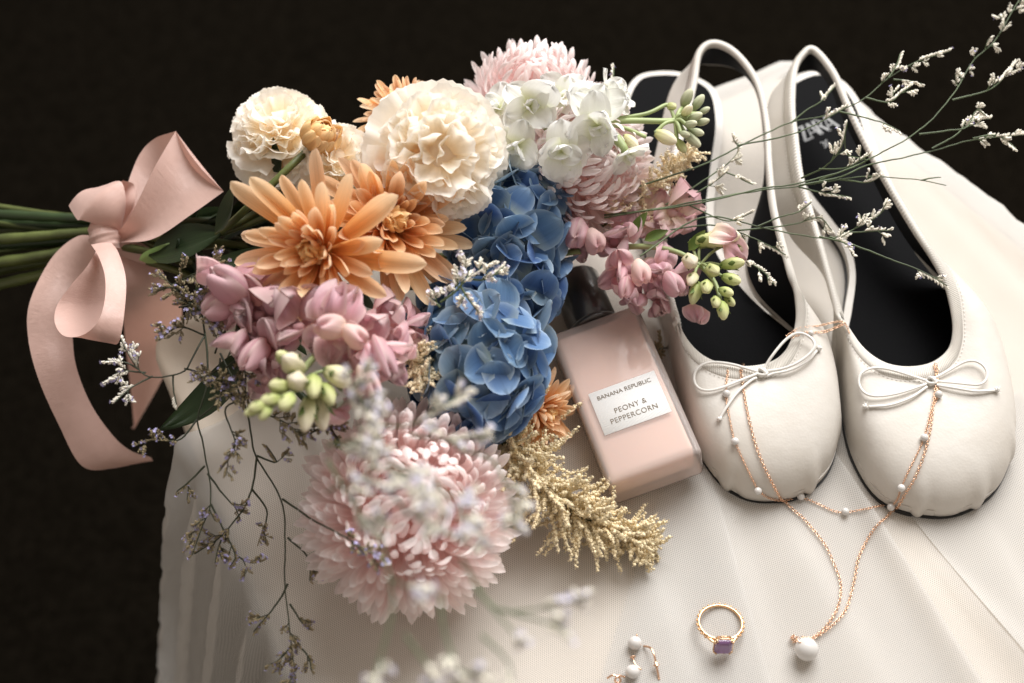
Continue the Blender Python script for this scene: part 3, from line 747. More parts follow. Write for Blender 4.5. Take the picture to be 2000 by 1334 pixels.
for q in range(9):
    ax = nrm([rg.uniform(-1, 1) for _ in range(3)]); x = perp(ax); b.tmpl(torus(.09, .02, 8, 4, 1.2), np.stack([x, np.cross(ax, x), ax], 1), kc + np.array([rg.uniform(-.14, .14), rg.uniform(-.2, .2), rg.uniform(-.05, .1)]))
b.build('chain', M['gold'], n2, kind='stuff')
pp = at(*z2([(232, 1132)])[0], .76); ball(n2, 'pearl', pp, .54, 'pearl')
b = MB(); b.tube(spline([pp + V(-.5, .55, .4) * .52, pp + V(-.6, .6, .1) * .68, pp + V(-.8, .5, 0) * .8], 8), .045, 6); b.build('bail', M['gold'], n2)
ball(n1, 'pearl', at(1583.6, 650.5, 3.45), .14, 'pearl')
# ring
def ring():
    base = at(1407, 1218, 0); tilt = math.radians(16)
    ex = np.array([1.0, 0, 0]); ey = np.array([0, math.cos(tilt), -math.sin(tilt)]); ez = np.cross(ex, ey)
    c = at(1407, 1217, .74); r = .98
    root = thing('ring', np.r_[c[:2], .1], 'gold ring set with a square purple stone lying on the veil', 'ring')
    b = MB(); n = 72; G = np.zeros((n, 9, 3))
    for i in range(n):
        a = i * 2 * math.pi / n; d = ex * math.cos(a) + ey * math.sin(a)
        front = max(0, -math.sin(a))
        hw = .10 + .04 * front
        for j in range(9):
            q = j * 2 * math.pi / 8; rr = .055 * math.cos(q) + (.018 * (1 + math.sin(a * 22)) if math.cos(q) > .3 and front < .9 and math.sin(a) < .8 else 0)
            G[i, j] = c + d * (r + rr) + ez * hw * math.sin(q)
    b.grid(G, closed_u=True); b.build('band', M['yellow_gold'], root)
    b = MB()
    for i in range(40):
        a = math.radians(-60 + 300 * i / 39) if False else math.radians(-52 + 284 * i / 39)
        d = ex * math.cos(a) + ey * math.sin(a); b.add(SPH0[0] * .055 + c + d * 1.075 + ez * (.045 if i % 2 else -.045), SPH0[1])
    b.build('beading', M['yellow_gold'], root)
    g = c - ey * 1.30      # stone centre; its table looks along -ey
    out = -ey; hx, hz = .40, .46
    def cut(pts): return [g + ex * x + ez * z + out * d for x, z, d in pts]
    k = .12
    def octo(w, h, d, k): return [(-w + k, -h, d), (w - k, -h, d), (w, -h + k, d), (w, h - k, d), (w - k, h, d), (-w + k, h, d), (-w, h - k, d), (-w, -h + k, d)]
    v = cut(octo(.16, .12, -.36, .05)) + cut(octo(hx, hz, -.02, k)) + cut(octo(hx, hz, .03, k)) + cut(octo(.33, .385, .11, .10)) + cut(octo(.24, .28, .15, .07))
    f = [tuple(range(8))[::-1]]
    for l in range(4):
        for j in range(8): f.append((l * 8 + j, l * 8 + (j + 1) % 8, (l + 1) * 8 + (j + 1) % 8, (l + 1) * 8 + j))
    f.append(tuple(32 + j for j in range(8)))
    b = MB(); b.add(v, f); b.build('stone', M['gem'], root, smooth=False)
    # openwork basket and claws
    b = MB()
    for w_, h_, d_ in ((.43, .49, -.06), (.30, .34, -.30)):
        P = np.array(cut(octo(w_, h_, d_, .12))); P = np.vstack([P, P[:1]]); b.tube(P, .032, 5)
    for s in range(12):
        a = s * 2 * math.pi / 12 + .2; p0 = g + ex * math.cos(a) * .44 + ez * math.sin(a) * .50 - out * .06; p1 = g + ex * math.cos(a + .26) * .31 + ez * math.sin(a + .26) * .35 - out * .30; p2 = g + ex * math.cos(a + .52) * .44 + ez * math.sin(a + .52) * .50 - out * .06
        b.tube(spline([p0, p1, p2], 7), .028, 5)
    b.build('basket', M['yellow_gold'], root)
    for sx in (-1, 1):
        for sz in (-1, 1):
            for (ox, oz) in ((.40, .36), (.32, .46)):
                b = MB(); p0 = g + ex * sx * ox * .8 + ez * sz * oz * .8 - out * .3; p1 = g + ex * sx * ox * 1.04 + ez * sz * oz * 1.04 - out * .02; p2 = g + ex * sx * ox * .92 + ez * sz * oz * .92 + out * .09
                b.tube(spline([p0, p1, p2], 8), np.linspace(.035, .042, 8), 6); b.build('claw', M['yellow_gold'], root)
    for sx in (-1, 1):
        b = MB(); p0 = c + (ex * sx * .86 - ey * .5) * 1.0; p1 = c + ex * sx * .52 - ey * .95; p2 = g + ex * sx * .36 - out * .2
        b.tube(spline([p0, p1, p2], 10), np.linspace(.09, .05, 10), 6); b.build('shoulder', M['yellow_gold'], root)
SPH0 = ico(1, 1)
ring()
# earrings
def earring(label, pearl, pin, hook, coil, r=.32):
    c = at(*pearl, r + .24)
    root = thing('earring', np.r_[c[:2], .1], label, 'earring', 'pair of pearl drop earrings')
    ball(root, 'pearl', c, r, 'pearl')
    b = MB(); P = spline([at(p[0], p[1], p[2] + .18) for p in pin], 12); b.tube(P, .03, 6); b.add(SPH0[0] * .06 + P[-1], SPH0[1]); b.build('pin', M['gold'], root)
    b = MB(); P = spline([at(p[0], p[1], p[2] + .2) for p in hook], 30); b.tube(P, .05, 7); b.add(SPH0[0] * .06 + P[-1], SPH0[1]); b.build('hook', M['gold'], root)
    if coil is not None:
        t = P[coil + 1] - P[coil]; y = nrm(t); x = perp(y); z = np.cross(x, y)
        v, f = lathe([(.03, -.16), (.075, -.15), (.075, -.04), (.15, -.03), (.15, .02), (.075, .03), (.06, .16), (.03, .17)], 12); b = MB(); b.tmpl((v, f), np.stack([x, y, z], 1), P[coil]); b.build('bead', M['gold'], root)
    b = MB(); q = at(pin[0][0], pin[0][1], .42); b.tmpl(torus(.11, .03, 12, 6), np.stack([V(1, .2, 0), V(-.1, .5, .8), V(0, .8, -.5)], 1), q); b.build('loop', M['gold'], root)
earring('pearl drop earring whose hook curves beside the other earring', (1240, 1256), [(1241, 1250, .3), (1243, 1243, .35), (1244, 1240, .4)], [(1257, 1262, .2), (1270, 1265, .5), (1277, 1278, .6), (1281, 1295, .5), (1284, 1310, .35), (1287, 1326, .2)], 19)
earring('pearl drop earring cut by the lower picture edge with coiled hook', (1235, 1312), [(1236, 1283, .2), (1240, 1296, .3), (1251, 1307, .3)], [(1186, 1325, .3), (1196, 1319, .45), (1208, 1322, .4), (1212, 1330, .3), (1205, 1334, .3), (1201, 1328, .5), (1208, 1320, .5), (1220, 1322, .3)], None)
# ------------------------------------------------------------------ flowers
LEAF = [petal(1, .30, w_point, nu=5, nv=9, curl=c_, crease=.4, seed=3, mat=M['leaf'], wob=.1, name='leaf') for c_ in (-.5, .4)]
def put_petal(root, me, y, z, p, s=1.0, name='petal', M0=None):
    return link(name, me, root, frame4(y, z, p, s))
def w_strap2(v): return (.45 + .55 * min(1, v / .5)) * math.sqrt(max(.004, 1 - max(0, (v - .74) / .26) ** 2.4))
def mum(c, axis, R, N, label, variants, tmax=118, name='chrysanthemum', seed=1, loose=.0, lens=(.66, .74), core=.30, splay=.55, pw=.55):
    rg = random.Random(seed); axis = nrm(axis); root = flower_root(name, c, label)
    e1 = perp(axis); e2 = np.cross(axis, e1)
    for i in range(N):
        t = (i + .5) / N; th = math.radians(4 + (tmax - 4) * t ** pw); az = i * 2.39996 + rg.uniform(-.12, .12)
        rad = e1 * math.cos(az) + e2 * math.sin(az)
        th2 = th + rg.uniform(-.08, .08)
        d = axis * math.cos(th2) + rad * math.sin(th2); z0 = axis * math.sin(th2) - rad * math.cos(th2)
        y = nrm(d * math.cos(splay) - z0 * math.sin(splay) + rg.uniform(-.12, .12) * np.cross(axis, rad))
        k = min(len(variants) - 1, int(t * len(variants) + rg.uniform(-.35, .35))); k = max(0, k)
        vs = variants[k]; me = vs[rg.randrange(len(vs))]
        s = R * (lens[0] + (lens[1] - lens[0]) * t) * rg.uniform(.93, 1.07)
        p = np.asarray(c) + (d * R * core * (1 - .2 * t)) * np.array([1, 1, 1])
        link('petal', me, root, frame4(rotv(y, np.cross(y, z0), rg.uniform(-.06, .06)), z0 + rg.uniform(-.2, .2) * np.cross(axis, rad), p, (s, s, s)))
    fill = MB()
    for i in range(int(N * 1.3)):
        t = (i + .5) / (N * 1.3); th = math.radians(4 + (tmax - 4) * t ** pw) + rg.uniform(-.06, .06); az = (i + .37) * 2.39996 + 1.1
        rad = e1 * math.cos(az) + e2 * math.sin(az); d = axis * math.cos(th) + rad * math.sin(th); z0 = axis * math.sin(th) - rad * math.cos(th)
        y = nrm(d * math.cos(splay) - z0 * math.sin(splay)); k = max(0, min(len(variants) - 1, int(t * len(variants)))); me = variants[k][i % 3]
        F4 = frame4(y, z0, np.asarray(c) + d * R * core * .9, R * (lens[0] + (lens[1] - lens[0]) * t) * rg.uniform(.80, .92))
        v = np.array([(F4 @ q.co)[:] for q in me.vertices]) / S; uv_ = np.zeros((len(v), 2)); uv_[:, 1] = np.tile(np.linspace(0, 1, 9), len(v) // 9); uv_[:, 0] = np.repeat(np.linspace(0, 1, len(v) // 9), 9)
        fill.add(v, [tuple(q.vertices) for q in me.polygons], uv_)
    fill.build('under_petals', variants[0][0].materials[0], root, kind='stuff')
    b = MB(); b.add(ico(1, 2)[0] * R * .42 + np.asarray(c), ico(1, 2)[1]); b.build('flower_core', variants[0][0].materials[0], root)
    return root
def calyx(root, c, axis, r, mat='sepal'):
    a = nrm(axis); e1 = perp(a)
    v, f = lathe([(.05, -1.2), (.45, -1.15), (.75, -.7), (1, -.1), (1.05, .3)], 14)
    b = MB(); b.tmpl((v * r, f), np.stack([np.cross(a, e1), a, e1], 1), c); b.build('calyx', M[mat], root)

# petal kinds (unit length 1, scaled by the flower)
def kinds(mat, spec, n=3): return [[petal(mat=M[mat], seed=k * 31 + q, **sp) for q in range(n)] for k, sp in enumerate(spec)]
PINK = kinds('pink', [dict(L=1, W=.14, wf=w_strap, curl=2.3, cup=.6, nu=5, nv=9, wob=.04), dict(L=1, W=.14, wf=w_strap, curl=2.1, cup=.6, nu=5, nv=9, wob=.06), dict(L=1, W=.142, wf=w_strap2, curl=1.9, cup=.55, nu=5, nv=9, wob=.07),
                      dict(L=1, W=.142, wf=w_strap2, curl=1.65, cup=.5, nu=5, nv=9, wob=.08), dict(L=1, W=.142, wf=w_strap2, curl=1.5, cup=.5, nu=5, nv=9, wob=.08), dict(L=1, W=.142, wf=w_strap2, curl=1.25, cup=.45, nu=5, nv=9, wob=.09), dict(L=1, W=.142, wf=w_strap2, curl=.7, cup=.4, nu=5, nv=9, wob=.10)])
m = mum(at(800, 990, 4.7), V(.22, .34, .84), 4.85, 300, 'largest pink incurved chrysanthemum, lowest in the bouquet, half under blurred lilac sprays', PINK, 118, seed=3, lens=(.60, .80), core=.44)
bundle_stem(m, to_bundle(at(760, 950, 2.6), 1), 1)
m = mum(at(1130, 322, 7.0), V(.42, .02, .8), 4.0, 230, 'pink chrysanthemum below the white stock blooms, beside the blue hydrangea', PINK, 125, seed=4, lens=(.60, .80), core=.44)
bundle_stem(m, to_bundle(at(1060, 330, 5), 2), 2)
m = mum(at(1040, 212, 6.4), V(.05, .55, .75), 3.9, 210, 'pink chrysanthemum rising at the very top behind the white stock', PINK, 125, seed=5, lens=(.60, .80), core=.44)
bundle_stem(m, to_bundle(at(1020, 260, 4.5), 3), 3)

# peach chrysanthemums
ORG = dict(
    bud=[petal(1, .34, w_spoon, curl=1.6, cup=.8, seed=q, mat=M['orange_deep'], wob=.06) for q in range(3)],
    inner=[petal(1, .33, w_spoon, curl=1.2, cup=.8, seed=q + 5, mat=M['orange_deep'], wob=.08) for q in range(3)],
    mid=[petal(1, .205, w_spoon, curl=.55, cup=.75, crease=.12, seed=q + 9, mat=M['orange'], wob=.10, nu=7, nv=11) for q in range(4)],
    outer=[petal(1, .19, w_spoon, curl=.2, cpow=2, cup=.65, crease=.15, seed=q + 15, mat=M['orange'], wob=.12, nu=7, nv=11) for q in range(4)])
def peach(c, axis, R, label, rings, seed, name='chrysanthemum'):
    rg = random.Random(seed); axis = nrm(axis); root = flower_root(name, c, label); e1 = perp(axis); e2 = np.cross(axis, e1); c = np.asarray(c)
    for kind, n, th, ln, off in rings:
        for i in range(n):
            az = 2 * math.pi * (i + off) / n + rg.uniform(-.14, .14); t = math.radians(th + rg.uniform(-14, 12))
            rad = e1 * math.cos(az) + e2 * math.sin(az); d = axis * math.cos(t) + rad * math.sin(t); z0 = axis * math.sin(t) - rad * math.cos(t)
            s = R * ln * rg.uniform(.76, 1.12)
            link('petal', rg.choice(ORG[kind]), root, frame4(d, z0 + np.cross(axis, rad) * rg.uniform(-.35, .35), c + d * R * .06 + axis * R * (.10 * math.cos(t)), (s * 1.06, s, s)))
    v, f = ico(1, 2); b = MB(); b.add(v * R * .15 + c + axis * R * .04, f); b.build('flower_core', M['orange_deep'], root)
    return root
FULL = [('outer', 16, 88, 1.0, 0), ('outer', 16, 78, .95, .5), ('mid', 16, 66, .86, .2), ('mid', 16, 54, .74, .6), ('mid', 14, 43, .60, .3), ('inner', 14, 34, .48, .1), ('inner', 13, 23, .40, .5), ('bud', 10, 12, .33, .2), ('bud', 6, 4, .29, 0)]
OPEN = [('outer', 12, 87, 1.06, .3), ('outer', 12, 75, .92, .8), ('mid', 13, 64, .80, .2), ('mid', 13, 52, .66, .6), ('mid', 13, 42, .52, .1), ('inner', 14, 34, .40, .1), ('inner', 12, 23, .34, .5), ('bud', 11, 14, .29, .2), ('bud', 8, 5, .27, 0)]
m = peach(at(632, 490, 10.6), V(-.25, -.10, .95), 4.2, 'peach chrysanthemum with long pale petals reaching toward the ribbon bow', OPEN, 11)
bundle_stem(m, to_bundle(at(600, 500, 9), 4), 4)
m = peach(at(755, 440, 9.6), V(.34, .10, .9), 4.0, 'deep peach chrysanthemum tucked under the big cream carnation', FULL, 12)
bundle_stem(m, to_bundle(at(700, 450, 7), 5), 5)
m = peach(at(792, 226, 8.0), V(-.35, .75, .5), 2.5, 'peach chrysanthemum peeping out above the big cream carnation', FULL, 13)
bundle_stem(m, to_bundle(at(780, 300, 6), 6), 6)
m = peach(at(1046, 800, 2.6), V(.6, -.15, .6), 2.2, 'orange chrysanthemum squeezed between hydrangea, plume and perfume bottle', FULL, 14)
bundle_stem(m, to_bundle(at(960, 800, 2), 7), 7)
# closed bud on its long stem
def closed_bud():
    c = at(622, 268, 10.0); ax = V(.42, .38, .55); root = flower_root('chrysanthemum_bud', c, 'closed amber chrysanthemum bud on a long stem before a cream carnation'); rg = random.Random(9)
    e1 = perp(ax); e2 = np.cross(ax, e1)
    for ring, (n, th, s) in enumerate(((12, 82, 2.05), (12, 66, 1.95), (10, 48, 1.8), (7, 30, 1.6))):
        for i in range(n):
            az = 2 * math.pi * (i + .5 * ring) / n + rg.uniform(-.1, .1); t = math.radians(th); rad = e1 * math.cos(az) + e2 * math.sin(az)
            d = ax * math.cos(t) + rad * math.sin(t); z0 = ax * math.sin(t) - rad * math.cos(t)
            link('petal', BUDP[rg.randrange(3)], root, frame4(d, z0, c - ax * .75 + d * .15, s * rg.uniform(.92, 1.08)))
    b = MB(); v, f = ico(.85, 2); b.add(v * .6 + c - ax * .35, f); b.build('flower_core', M['orange_deep'], root)
    for i in range(14):
        az = 2 * math.pi * i / 14; rad = e1 * math.cos(az) + e2 * math.sin(az); d = nrm(ax * .25 + rad)
        link('sepal', SEP, root, frame4(d, ax - rad * .2, c - ax * .95, .95))
    stem_of(root, [c - ax * .9, at(560, 332, 9.3), at(490, 400, 8.2), at(415, 462, 5.4), at(320, 486, 3.4), WAIST + [0, .3, .6], at(-60, 395, 0)], .19)
    b = MB(); lf = [at(420, 455, 6.8), at(436, 425, 7.6), at(455, 388, 8.6)]
    link('leaf', petal(1, .34, w_point, curl=.25, crease=.5, seed=3, mat=M['leaf'], nv=9), root, frame4(lf[2] - lf[0], V(-.4, .2, .8), lf[0], 3.1))
BUDP = [petal(1, .40, w_strap, curl=2.1, cup=.7, seed=q + 70, mat=M['orange_deep'], wob=.1) for q in range(3)]
SEP = petal(1, .34, w_point, curl=1.5, cup=.3, seed=1, mat=M['sepal'])
closed_bud()

# carnations
CAR = dict(
    guard=[petal(1, 1.15, w_fan, nu=19, nv=8, curl=-.25, cup=.05, ruff=.035, rf=2.2, arc=.20, serr=.018, seed=q + 40, mat=M['cream_petal'], wob=.06) for q in range(4)],
    mid=[petal(1, 1.1, w_fan, nu=19, nv=8, curl=.1, cup=.12, ruff=.065, rf=1.6, arc=.20, serr=.02, seed=q + 50, mat=M['cream_petal'], wob=.1) for q in range(5)],
    inner=[petal(1, 1.05, w_fan, nu=19, nv=8, curl=.35, cpow=2, cup=.30, ruff=.11, rf=1.35, arc=.16, serr=.022, seed=q + 60, mat=M['cream_petal'], wob=.15) for q in range(6)])
def carnation(c, axis, R, label, seed, dens=1.0):
    rg = random.Random(seed); axis = nrm(axis); root = flower_root('carnation', c, label); e1 = perp(axis); e2 = np.cross(axis, e1); c = np.asarray(c)
    for kind, n, th, ln, off in (('guard', 8, 100, .98, 0), ('guard', 8, 88, .99, .5), ('guard', 8, 76, .97, .2), ('mid', 8, 65, .95, .25)):
        for i in range(n):
            az = 2 * math.pi * (i + off) / n + rg.uniform(-.2, .2); t = math.radians(th + rg.uniform(-10, 8))
            rad = e1 * math.cos(az) + e2 * math.sin(az); d = axis * math.cos(t) + rad * math.sin(t); z0 = axis * math.sin(t) - rad * math.cos(t)
            s = R * ln * rg.uniform(.9, 1.08) * 1.1
            link('petal', rg.choice(CAR[kind]), root, frame4(d, z0 + np.cross(axis, rad) * rg.uniform(-.3, .3), c - axis * R * .34, s))
    n = int(50 * dens)
    for i in range(n):
        t = math.radians(2 + 66 * ((i + .5) / n) ** .6); az = i * 2.39996 + rg.uniform(-.3, .3)
        rad = e1 * math.cos(az) + e2 * math.sin(az); d = axis * math.cos(t) + rad * math.sin(t)
        y = nrm(d + rad * rg.uniform(.25, .85) + np.array([rg.uniform(-.35, .35) for _ in range(3)]))
        z0 = nrm(axis * .8 - rad * .6 + np.array([rg.uniform(-.5, .5) for _ in range(3)]))
        s = R * rg.uniform(.46, .62) * (1.12 - .25 * (1 - t))
        link('petal', rg.choice(CAR['inner' if i % 3 else 'mid']), root, frame4(y, z0, c + d * R * .34 - axis * R * .10, s))
    v, f = ico(1, 2); b = MB(); b.add(v * R * .42 + c - axis * R * .06, f, np.tile([.5, .4], (len(v), 1))); b.build('flower_core', M['cream_petal'], root)
    calyx(root, c - axis * R * .75, axis, R * .2)
    return root
m = carnation(at(858, 304, 11.2), V(.25, .0, .95), 3.3, 'largest cream carnation, frilled and facing forward above the blue hydrangea', 21)
bundle_stem(m, to_bundle(at(800, 330, 8), 8), 8)
m = carnation(at(548, 262, 8.2), V(-.10, .55, .60), 2.65, 'cream carnation nearest the ribbon bow, behind the amber bud', 22)
stem_of(m, [at(566, 330, 6.2), at(520, 400, 6), at(430, 450, 5.6), at(340, 470, 3.4), WAIST, at(-60, 430, 0)], .18)
link('leaf', petal(1, .30, w_point, curl=.4, crease=.5, seed=8, mat=M['leaf']), m, frame4(V(.1, .9, .3), V(-.5, 0, .9), at(540, 350, 7.6), 2.2))
m = carnation(at(662, 318, 8.6), V(.1, .35, .85), 2.1, 'small cream carnation between the amber bud and the big carnation', 23, .85)
stem_of(m, [at(640, 380, 6), at(560, 410, 6), at(430, 456, 5.2), at(340, 478, 3.2), WAIST + [0, .2, -.3], at(-60, 500, -1)], .18)

# hydrangeas
HYD = [petal(1, 1.08, w_round, nu=7, nv=7, curl=c_, cup=.06 + .05 * q, seed=q + 80, mat=M[bm_], wob=.1, ruff=.02, rf=1.4) for bm_ in ('blue', 'blue_pale', 'blue_deep') for q, c_ in enumerate((.1, .3, -.4, .5, -.15))]
EYE = None
def hydrangea(lobes, label, seed):
    global EYE
    rg = random.Random(seed); root = flower_root('hydrangea', lobes[-1][0], label)
    b = MB(); v, f = ico(.10, 1); b.add(v, f); EYE = b.mesh('floret', M['blue_eye'])
    vw = V(0, 0, 1)
    for li, (c, rad3, step) in enumerate(lobes):
        c = np.asarray(c); rad3 = np.array(rad3)
        for i in range(step):
            y = 1 - 2 * (i + .5) / step; az = i * 2.39996 + li
            d = np.array([math.cos(az) * math.sqrt(1 - y * y), math.sin(az) * math.sqrt(1 - y * y), y])
            if d @ vw < -.4: continue
            p = c + d * rad3 * rg.uniform(.82, 1.05)
            if any(k != li and np.sum(((p - np.asarray(q[0])) / np.array(q[1])) ** 2) < .72 for k, q in enumerate(lobes)): continue
            nn = nrm(nrm(d / rad3) + np.array([rg.uniform(-.32, .32) for _ in range(3)])); s = rg.uniform(1.45, 1.9)
            x = rotv(perp(nn), nn, rg.uniform(0, 6.3)); tilt = rg.uniform(.02, .3); hb = rg.choice((0, 0, 0, 5, 5, 10, 10))
            fl = link('floret', EYE, root, frame4(nn, x, p + nn * .06))
            for q in range(4):
                dd = rotv(x, nn, q * math.pi / 2 + rg.uniform(-.1, .1)); y_ = nrm(dd + nn * (tilt + rg.uniform(-.1, .1))); z_ = nrm(nn - dd * tilt)
                link('petal', HYD[hb + rg.randrange(5)], fl, frame4(y_, z_ + np.cross(nn, dd) * (.16 + rg.uniform(-.12, .12)), p + dd * .04, s * rg.uniform(.9, 1.08)))
        b = MB(); v, f = ico(1, 2); b.add(v * rad3 * .74 + c, f); b.build('flower_core', M['stem_dark'], root)
    return root
m = hydrangea([(at(988, 438, 6.4), (2.6, 3.1, 2.7), 58), (at(1000, 560, 5.8), (1.7, 2.1, 2.0), 30), (at(930, 698, 6.0), (2.85, 3.5, 2.8), 68)], 'blue hydrangea head from below the big carnation down to the bottle side', 31)
bundle_stem(m, to_bundle(at(900, 560, 4), 9), 9)
# white stock
STK = [petal(1, .98, w_round, nu=7, nv=7, curl=c_, cup=.08, seed=q + 90, mat=M['white_petal'], ruff=.07, rf=2.2, wob=.15) for q, c_ in enumerate((.4, -.4, .9, -.7))]
def budmesh(mat, k=10, ridges=5):
    v, f = lathe([(.05, -1), (.42, -.85), (.66, -.45), (.72, 0), (.62, .45), (.36, .85), (.16, .97), (.01, 1.02)], 15)
    a = np.arctan2(v[:, 2], v[:, 0]); v[:, 0] *= 1 + .10 * np.cos(ridges * a); v[:, 2] *= 1 + .10 * np.cos(ridges * a)
    b = MB(); b.add(v, f, np.stack([a / 6.28 + .5, (v[:, 1] + 1) / 2], 1)); return b.mesh('bud', M[mat])
BUD = {k: budmesh(k) for k in ('bud_green', 'bud_grey', 'bud_cream')}
SEPAL_L = petal(1, .42, w_point, curl=-.3, cup=.5, seed=2, mat=M['sepal'])
SEPAL_G = petal(1, .5, w_point, curl=.35, cup=.6, seed=2, mat=M['bud_grey'])
stk = flower_root('white_stock', at(1200, 240, 9), 'white stock spike with open blooms and grey green buds reaching over the shoe')
core = b = MB()
def stock_floret(px, py, z, d, s, seed, n=5):
    rg = random.Random(seed); p = at(px, py, z); d = nrm(d)
    bb = MB(); T_ = [p - d * 1.6, p - d * .8, p - d * .1]; bb.tube(spline(T_, 6), [.14, .2, .26, .27, .25, .2], 8); fl = bb.build('floret', M['stem_pale'], stk)
    e = rotv(perp(d), d, rg.uniform(0, 6.3))
    for lay, (k, tilt, sc_) in enumerate(((4, .08, 1.05), (3, .7, .72), (3, 1.7, .42))):
        for q in range(k):
            dd = rotv(e, d, q * 2 * math.pi / k + lay * .6 + rg.uniform(-.25, .25)); tl = tilt + rg.uniform(-.4, .4); y_ = nrm(dd + d * tl); z_ = nrm(d - dd * tl)
            link('petal', STK[rg.randrange(4)], fl, frame4(y_, z_ + np.cross(d, dd) * rg.uniform(-.4, .4), p, s * sc_ * rg.uniform(.85, 1.15)))
for px, py, z, d, s, sd in ((1036, 208, 11, V(-.1, -.1, 1), 1.75, 1), (1158, 208, 11, V(.25, .25, .9), 1.75, 2), (1096, 296, 10.6, V(.0, -.5, .8), 1.7, 3), (1010, 285, 10, V(-.2, -.5, .7), 1.55, 4),
                            (1100, 190, 9.6, V(0, .4, .8), 1.35, 5), (1168, 246, 11.3, V(-.1, -.6, .8), 1.6, 6), (1225, 300, 9.6, V(.45, -.7, .3), 1.15, 7), (1218, 196, 9.8, V(.6, .2, .4), .85, 8), (975, 210, 10, V(-.5, .3, .7), 1.4, 9), (1192, 182, 10, V(.3, .6, .5), 1.1, 10)):
    stock_floret(px, py, z, d, s, sd)
def stalk_bud(root, px, py, z, d, L, w_, kind, stalk=None, sep=None, nsep=3, petal_me=None, pm='stem_pale', r=.09):
    p = at(px, py, z); d = nrm(d); o = link('bud', BUD[kind], root, frame4(d, perp(d), p, (w_, L, w_)))
    if sep is not None:
        e = perp(d)
        for q in range(nsep):
            dd = rotv(e, d, q * 2 * math.pi / nsep); link('sepal', sep, o, frame4(d + dd * .12, -dd, p - d * L * 1.0 + dd * w_ * .42, L * 1.5))
    if stalk is not None: stem_of(root, [stalk, (np.asarray(stalk) + p - d * L) / 2 + V(0, .3, .2) * .15, p - d * L * .9], r, pm, 'pedicel', r * 1.2, 6)
    return o
stem_of(stk, [at(900, 320, 7), at(1010, 262, 8.5), at(1120, 243, 9.3), at(1220, 236, 9.4), at(1310, 236, 9.2), at(1345, 225, 9.2)], .20, 'stem_pale', r2=.13)
for a in ([(1200, 232, 9.4), (1262, 222, 9.4), (1300, 205, 9.3), (1308, 212, 9.3)], [(1170, 240, 9.3), (1220, 250, 9.3), (1262, 268, 9.1)], [(1150, 250, 9.2), (1190, 272, 9.0), (1205, 285, 9.0)]):
    stem_of(stk, [at(*q) for q in a], .10, 'stem_pale', 'pedicel')
hub = at(1318, 236, 9.2)
for px, py, z, d, L, w_, kd in ((1300, 268, 9.2, V(.8, -.45, .3), .62, .46, 'bud_cream'), (1342, 192, 9.4, V(.35, .8, .4), .52, .38, 'bud_grey'), (1364, 200, 9.2, V(.5, .7, .3), .46, .32, 'bud_grey'), (1358, 228, 9.5, V(.8, .3, .5), .40, .30, 'bud_grey'),
                                (1372, 238, 9.2, V(.9, .2, .3), .36, .26, 'bud_grey'), (1350, 242, 9.7, V(.7, 0, .8), .36, .28, 'bud_grey'), (1362, 258, 9.2, V(.8, -.3, .4), .36, .27, 'bud_grey'), (1352, 272, 9.0, V(.6, -.6, .3), .56, .34, 'bud_grey'),
                                (1342, 216, 9.7, V(.5, .5, .7), .40, .3, 'bud_cream'), (1312, 208, 9.4, V(.5, -.2, .8), .30, .30, 'bud_green'), (1376, 216, 9, V(.9, .5, .2), .3, .22, 'bud_grey'), (1232, 276, 9.3, V(.6, -.6, .4), .5, .36, 'bud_cream'), (1330, 285, 8.8, V(.5, -.8, .2), .42, .3, 'bud_green'), (1338, 262, 9.4, V(.7, -.3, .6), .3, .24, 'bud_grey')):
    stalk_bud(stk, px, py, z, d, L, w_, kd, hub if px > 1290 else None, SEPAL_G, 3)
bundle_stem(stk, to_bundle(at(900, 320, 7), 11), 11)

# snapdragons
SNAP = [petal(1, 1.15, w_round, nu=13, nv=8, curl=c_, cup=.18, seed=q + 120, mat=M['snap'], ruff=.22, rf=2.6, wob=.2) for q, c_ in enumerate((-1.3, -2.2, .9, -.8, 1.7))]
SNAPP = [petal(1, 1.1, w_round, nu=13, nv=8, curl=c_, cup=.2, seed=q + 130, mat=M['snap_pale'], ruff=.2, rf=2.5, wob=.2) for q, c_ in enumerate((-.8, -1.3, .6, -.3, 1.0))]
def closed_mesh(mat, seed):
    """a shut snapdragon mouth: puffed lower lip, folded hood, a slit between"""
    rg = random.Random(seed); n, m = 22, 16; G = np.zeros((n, m, 3)); UVs = np.zeros((n, m, 2)); p = [rg.uniform(0, 6.3) for _ in range(4)]
    for i in range(n):
        a = i * 2 * math.pi / n
        for j in range(m):
            t = j / (m - 1); q = math.pi * (.06 + .94 * t)
            x, y, z = math.sin(q) * math.cos(a), -math.cos(q), math.sin(q) * math.sin(a)
            r = .72 + .30 * t - .30 * math.exp(-((z - .12) / .13) ** 2) * max(0, y + .2) + .07 * math.sin(3 * a + p[0] + 2 * t) + .05 * math.sin(5 * a + p[1]) * t + .12 * math.exp(-((z - .55) / .2) ** 2) * max(0, y)
            G[i, j] = (x * r, y * r * 1.05, z * r * .92); UVs[i, j] = (i / n, t)
    b = MB(); b.grid(G, UVs, closed_u=True); return b.mesh('closed_bloom', M[mat])
POUCH = {k: closed_mesh(k, 7) for k in ('snap', 'snap_pale')}
def pouch(root, px, py, z, d, L, w_, kind='snap'):
    d = nrm(d); link('closed_bloom', POUCH[kind], root, frame4(d, perp(d), at(px, py, z), (w_ * .95, L * .9, w_ * .8)))
